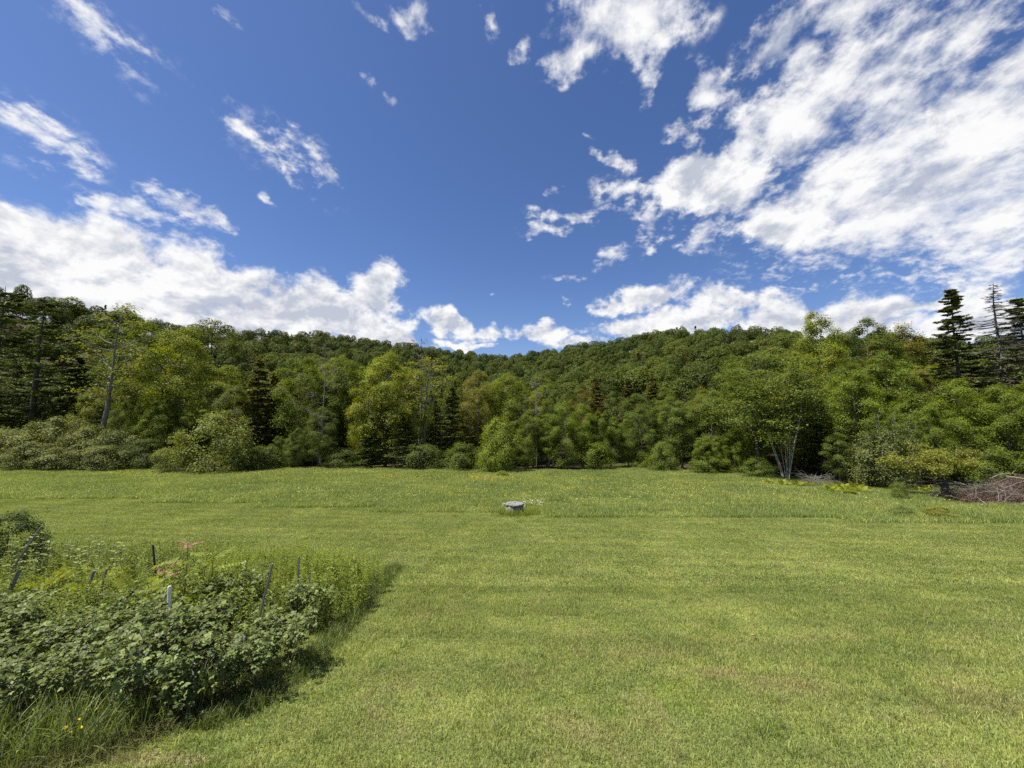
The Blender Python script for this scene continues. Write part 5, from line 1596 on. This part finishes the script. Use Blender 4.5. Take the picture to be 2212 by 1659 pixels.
kind('pole', broadleaf('pole_tree', 900, 7, 1.2, .34, 10, 10, 12, .14, tr=.06, bark=M_BARKP, sparse=.7), 7, 1.2)
kind('pole', broadleaf('pole_tree', 901, 7, 1.1, .36, 10, 10, 12, .14, tr=.05, bark=M_BARKP, sparse=.7), 7, 1.1)
for i, (u, y) in enumerate([(1882, 34.6), (1904, 35.4), (1912, 34.2), (1928, 35.0), (1940, 34.0), (1946, 35.6), (1957, 34.4), (1968, 35.0), (1980, 34.3), (1990, 35.5)]):
    tree('pole', 'slender pale trunk in the row behind the old apple tree', at_depth(u, y), y, 6.3 + (i % 3) * .5, .9, color=(0.075, 0.115, 0.03), group='slender pale trunks behind the apple tree', name='slender_tree', parts=('trunk', 'crown'))

def branch_mesh(seed, L, r, mat, forks=3, curve=.12):
    rng = np.random.default_rng(seed)
    g = Geo()
    K = 7; t = np.linspace(0, 1, K)
    P = np.stack([t * L - L / 2, np.sin(t * PI) * L * rng.normal(0, curve), np.sin(t * PI * .9) * L * rng.uniform(0, curve)], 1); P[1:-1] += rng.normal(0, .02 * L, (K - 2, 3)) * .5
    tubes(g, P, r * (1 - .85 * t), 5)
    for i in range(forks):
        k = rng.integers(2, K - 1); d = norm(np.array([1, rng.normal(0, .8), rng.normal(0, .5)])); l = L * rng.uniform(.15, .4)
        e = P[k] + d * l
        br = bez(P[k][None], e[None], rng.normal(0, .03 * L, (1, 3)), 4); tubes(g, br, np.array([[.5, .4, .28, .1]]) * r, 4)
    return g.mesh('brush_branch', [mat], True)
def build_brush():
    rng = np.random.default_rng(81)
    thick = [branch_mesh(1000 + i, 3.0, .035, M_BRUSH, 4) for i in range(5)]
    thin = [branch_mesh(1010 + i, 2.2, .016, M_BRUSH, 6, .18) for i in range(5)]
    pale = [branch_mesh(1020 + i, 2.6, .022, M_BRUSHP, 2, .1) for i in range(3)]
    cx, cy = gp(2160, 1085); cz = gz(cx, cy)
    o = thing('brush_pile', 'large heap of cut branches and red-brown dead boughs beside the apple tree', 'brush pile', (cx, cy, cz))
    def hump(px, py): return max(0.0, 1.75 * (1 - ((px - 1.5) / 6.2) ** 2 - (py / 2.4) ** 2))
    for i in range(190):
        px = rng.uniform(-3.4, 7.0); py = rng.normal(0, .95)
        h = hump(px, py) * rng.uniform(.15, 1.02)
        q = rng.random()
        me = thick[rng.integers(5)] if q < .3 else (thin[rng.integers(5)] if q < .85 else pale[rng.integers(3)])
        b = link('branch', me, o, (px, py, h + .06), (rng.uniform(-.5, .5), rng.normal(.12 if px > 1 else -.12, .22), rng.normal(.0, .45) + (PI if rng.random() < .4 else 0)))
        s = rng.uniform(.7, 1.3); b.scale = (s, s, s)
    # mat of fine twigs and dead needles
    g = Geo(); n = 3800
    px = rng.uniform(-3.4, 7.2, n); py = rng.normal(0, 1.0, n)
    h = np.clip(1.55 * (1 - ((px - 1.5) / 6.2) ** 2 - (py / 2.3) ** 2), 0, None) * rng.uniform(.1, .95, n)
    C = np.stack([px, py, h + .03], 1)
    d = np.stack([rng.normal(0, 1, n), rng.normal(0, .5, n), rng.normal(0, .35, n)], 1)
    tubes(g, bez(C, C + norm(d) * rng.uniform(.3, .9, n)[:, None], rng.normal(0, .04, (n, 3)), 3), np.tile(np.array([.007, .005, .002]), (n, 1)), 3, a=.5)
    w = link('twigs', g.mesh('brush_twigs', [M_TWIG]), o); w['kind'] = 'stuff'
    g = Geo(); n = 9000
    cl_ = np.array([(-2.6, -.9, .25, .6), (-1.6, -1.3, .3, .9), (.5, -1.3, .35, .7), (4.0, -1.6, .3, 1.2), (2.4, -1.5, .25, .8), (5.4, -1.2, .5, 1.2), (1.8, .2, 1.3, .9)])
    ci = rng.integers(0, len(cl_), n)
    C = cl_[ci, :3] + rng.normal(0, 1, (n, 3)) * np.stack([cl_[ci, 3], cl_[ci, 3] * .4, np.full(n, .2)], 1); C[:, 2] = np.abs(C[:, 2]) + .02
    leaf_quads(g, C, UP + rng.normal(0, .6, (n, 3)), .14, .035, rng)
    w = link('dead_needles', g.mesh('brush_needles', [M_REDN]), o); w['kind'] = 'stuff'; w['label'] = 'red-brown dead needles on the cut boughs'
    # poles lying on the grass left of the apple trunk
    x, y = gp(2012, 1077)
    p = link('fallen_pole', branch_mesh(1040, 3.2, .035, M_BRUSHP, 1, .04), None, (x, y, gz(x, y) + .16), (0, -.08, .12)); tag(p, 'pale peeled pole lying on the grass across the foot of the apple tree', 'pole')
    # heap of grey fallen branches in the hollow
    x, y = gp(1768, 1052)
    o = thing('branch_heap', 'low tangle of grey fallen branches in front of the dark hollow', 'brush pile', (x, y, gz(x, y)))
    grey = [branch_mesh(1050 + i, 2.0, .018, M_DEADW, 7, .22) for i in range(4)]
    for i in range(34):
        link('branch', grey[rng.integers(4)], o, (rng.normal(0, .8), rng.normal(0, .5), rng.uniform(.05, .75)), (rng.uniform(-.6, .6), rng.normal(0, .35), rng.random() * 6), (1, 1, 1))
build_brush()

# plants standing in the meadow near the apple tree
def tuft(u, v, label, size, color, mat=None, seed=0, variant=0):
    x, y = gp(u, v)
    o = tree('bush', label, x, y, size[1], size[0], color=color, name='shrub', cat='plant', parts=('stem', 'foliage'), variant=variant)
tuft(1943, 1082, 'thin leafy seedling bush between the bright ferns and the apple trunk', (.55, 1.35), (0.085, 0.135, 0.034), variant=1)
tuft(1951, 1117, 'low grey-green tuft in the grass below the seedling bush', (.65, .62), (0.10, 0.145, 0.05), variant=2)
tuft(2032, 1122, 'low yellow-flecked plant in the grass below the apple tree', (.8, .62), (0.14, 0.17, 0.04), variant=3)
tuft(2005, 1112, 'small green plant beside the yellow-flecked plant', (.4, .36), (0.10, 0.15, 0.035), variant=0)
tuft(1085, 1030, 'low leafy plant in front of the small bright bush', (.8, .7), (0.11, 0.165, 0.03), variant=1)

# dry leaf on the lawn
x, y = gp(1634, 1384)
g = Geo(); v_, t_ = ovate(.10, .07, .35, .3); g.tris(v_, t_, .5)
o = link('dry_leaf', g.mesh('dry_leaf', [M_DRYLEAF]), None, (x, y, gz(x, y) + .065), (.3, .35, 1.2)); tag(o, 'curled dry brown leaf lying on the lawn', 'leaf')
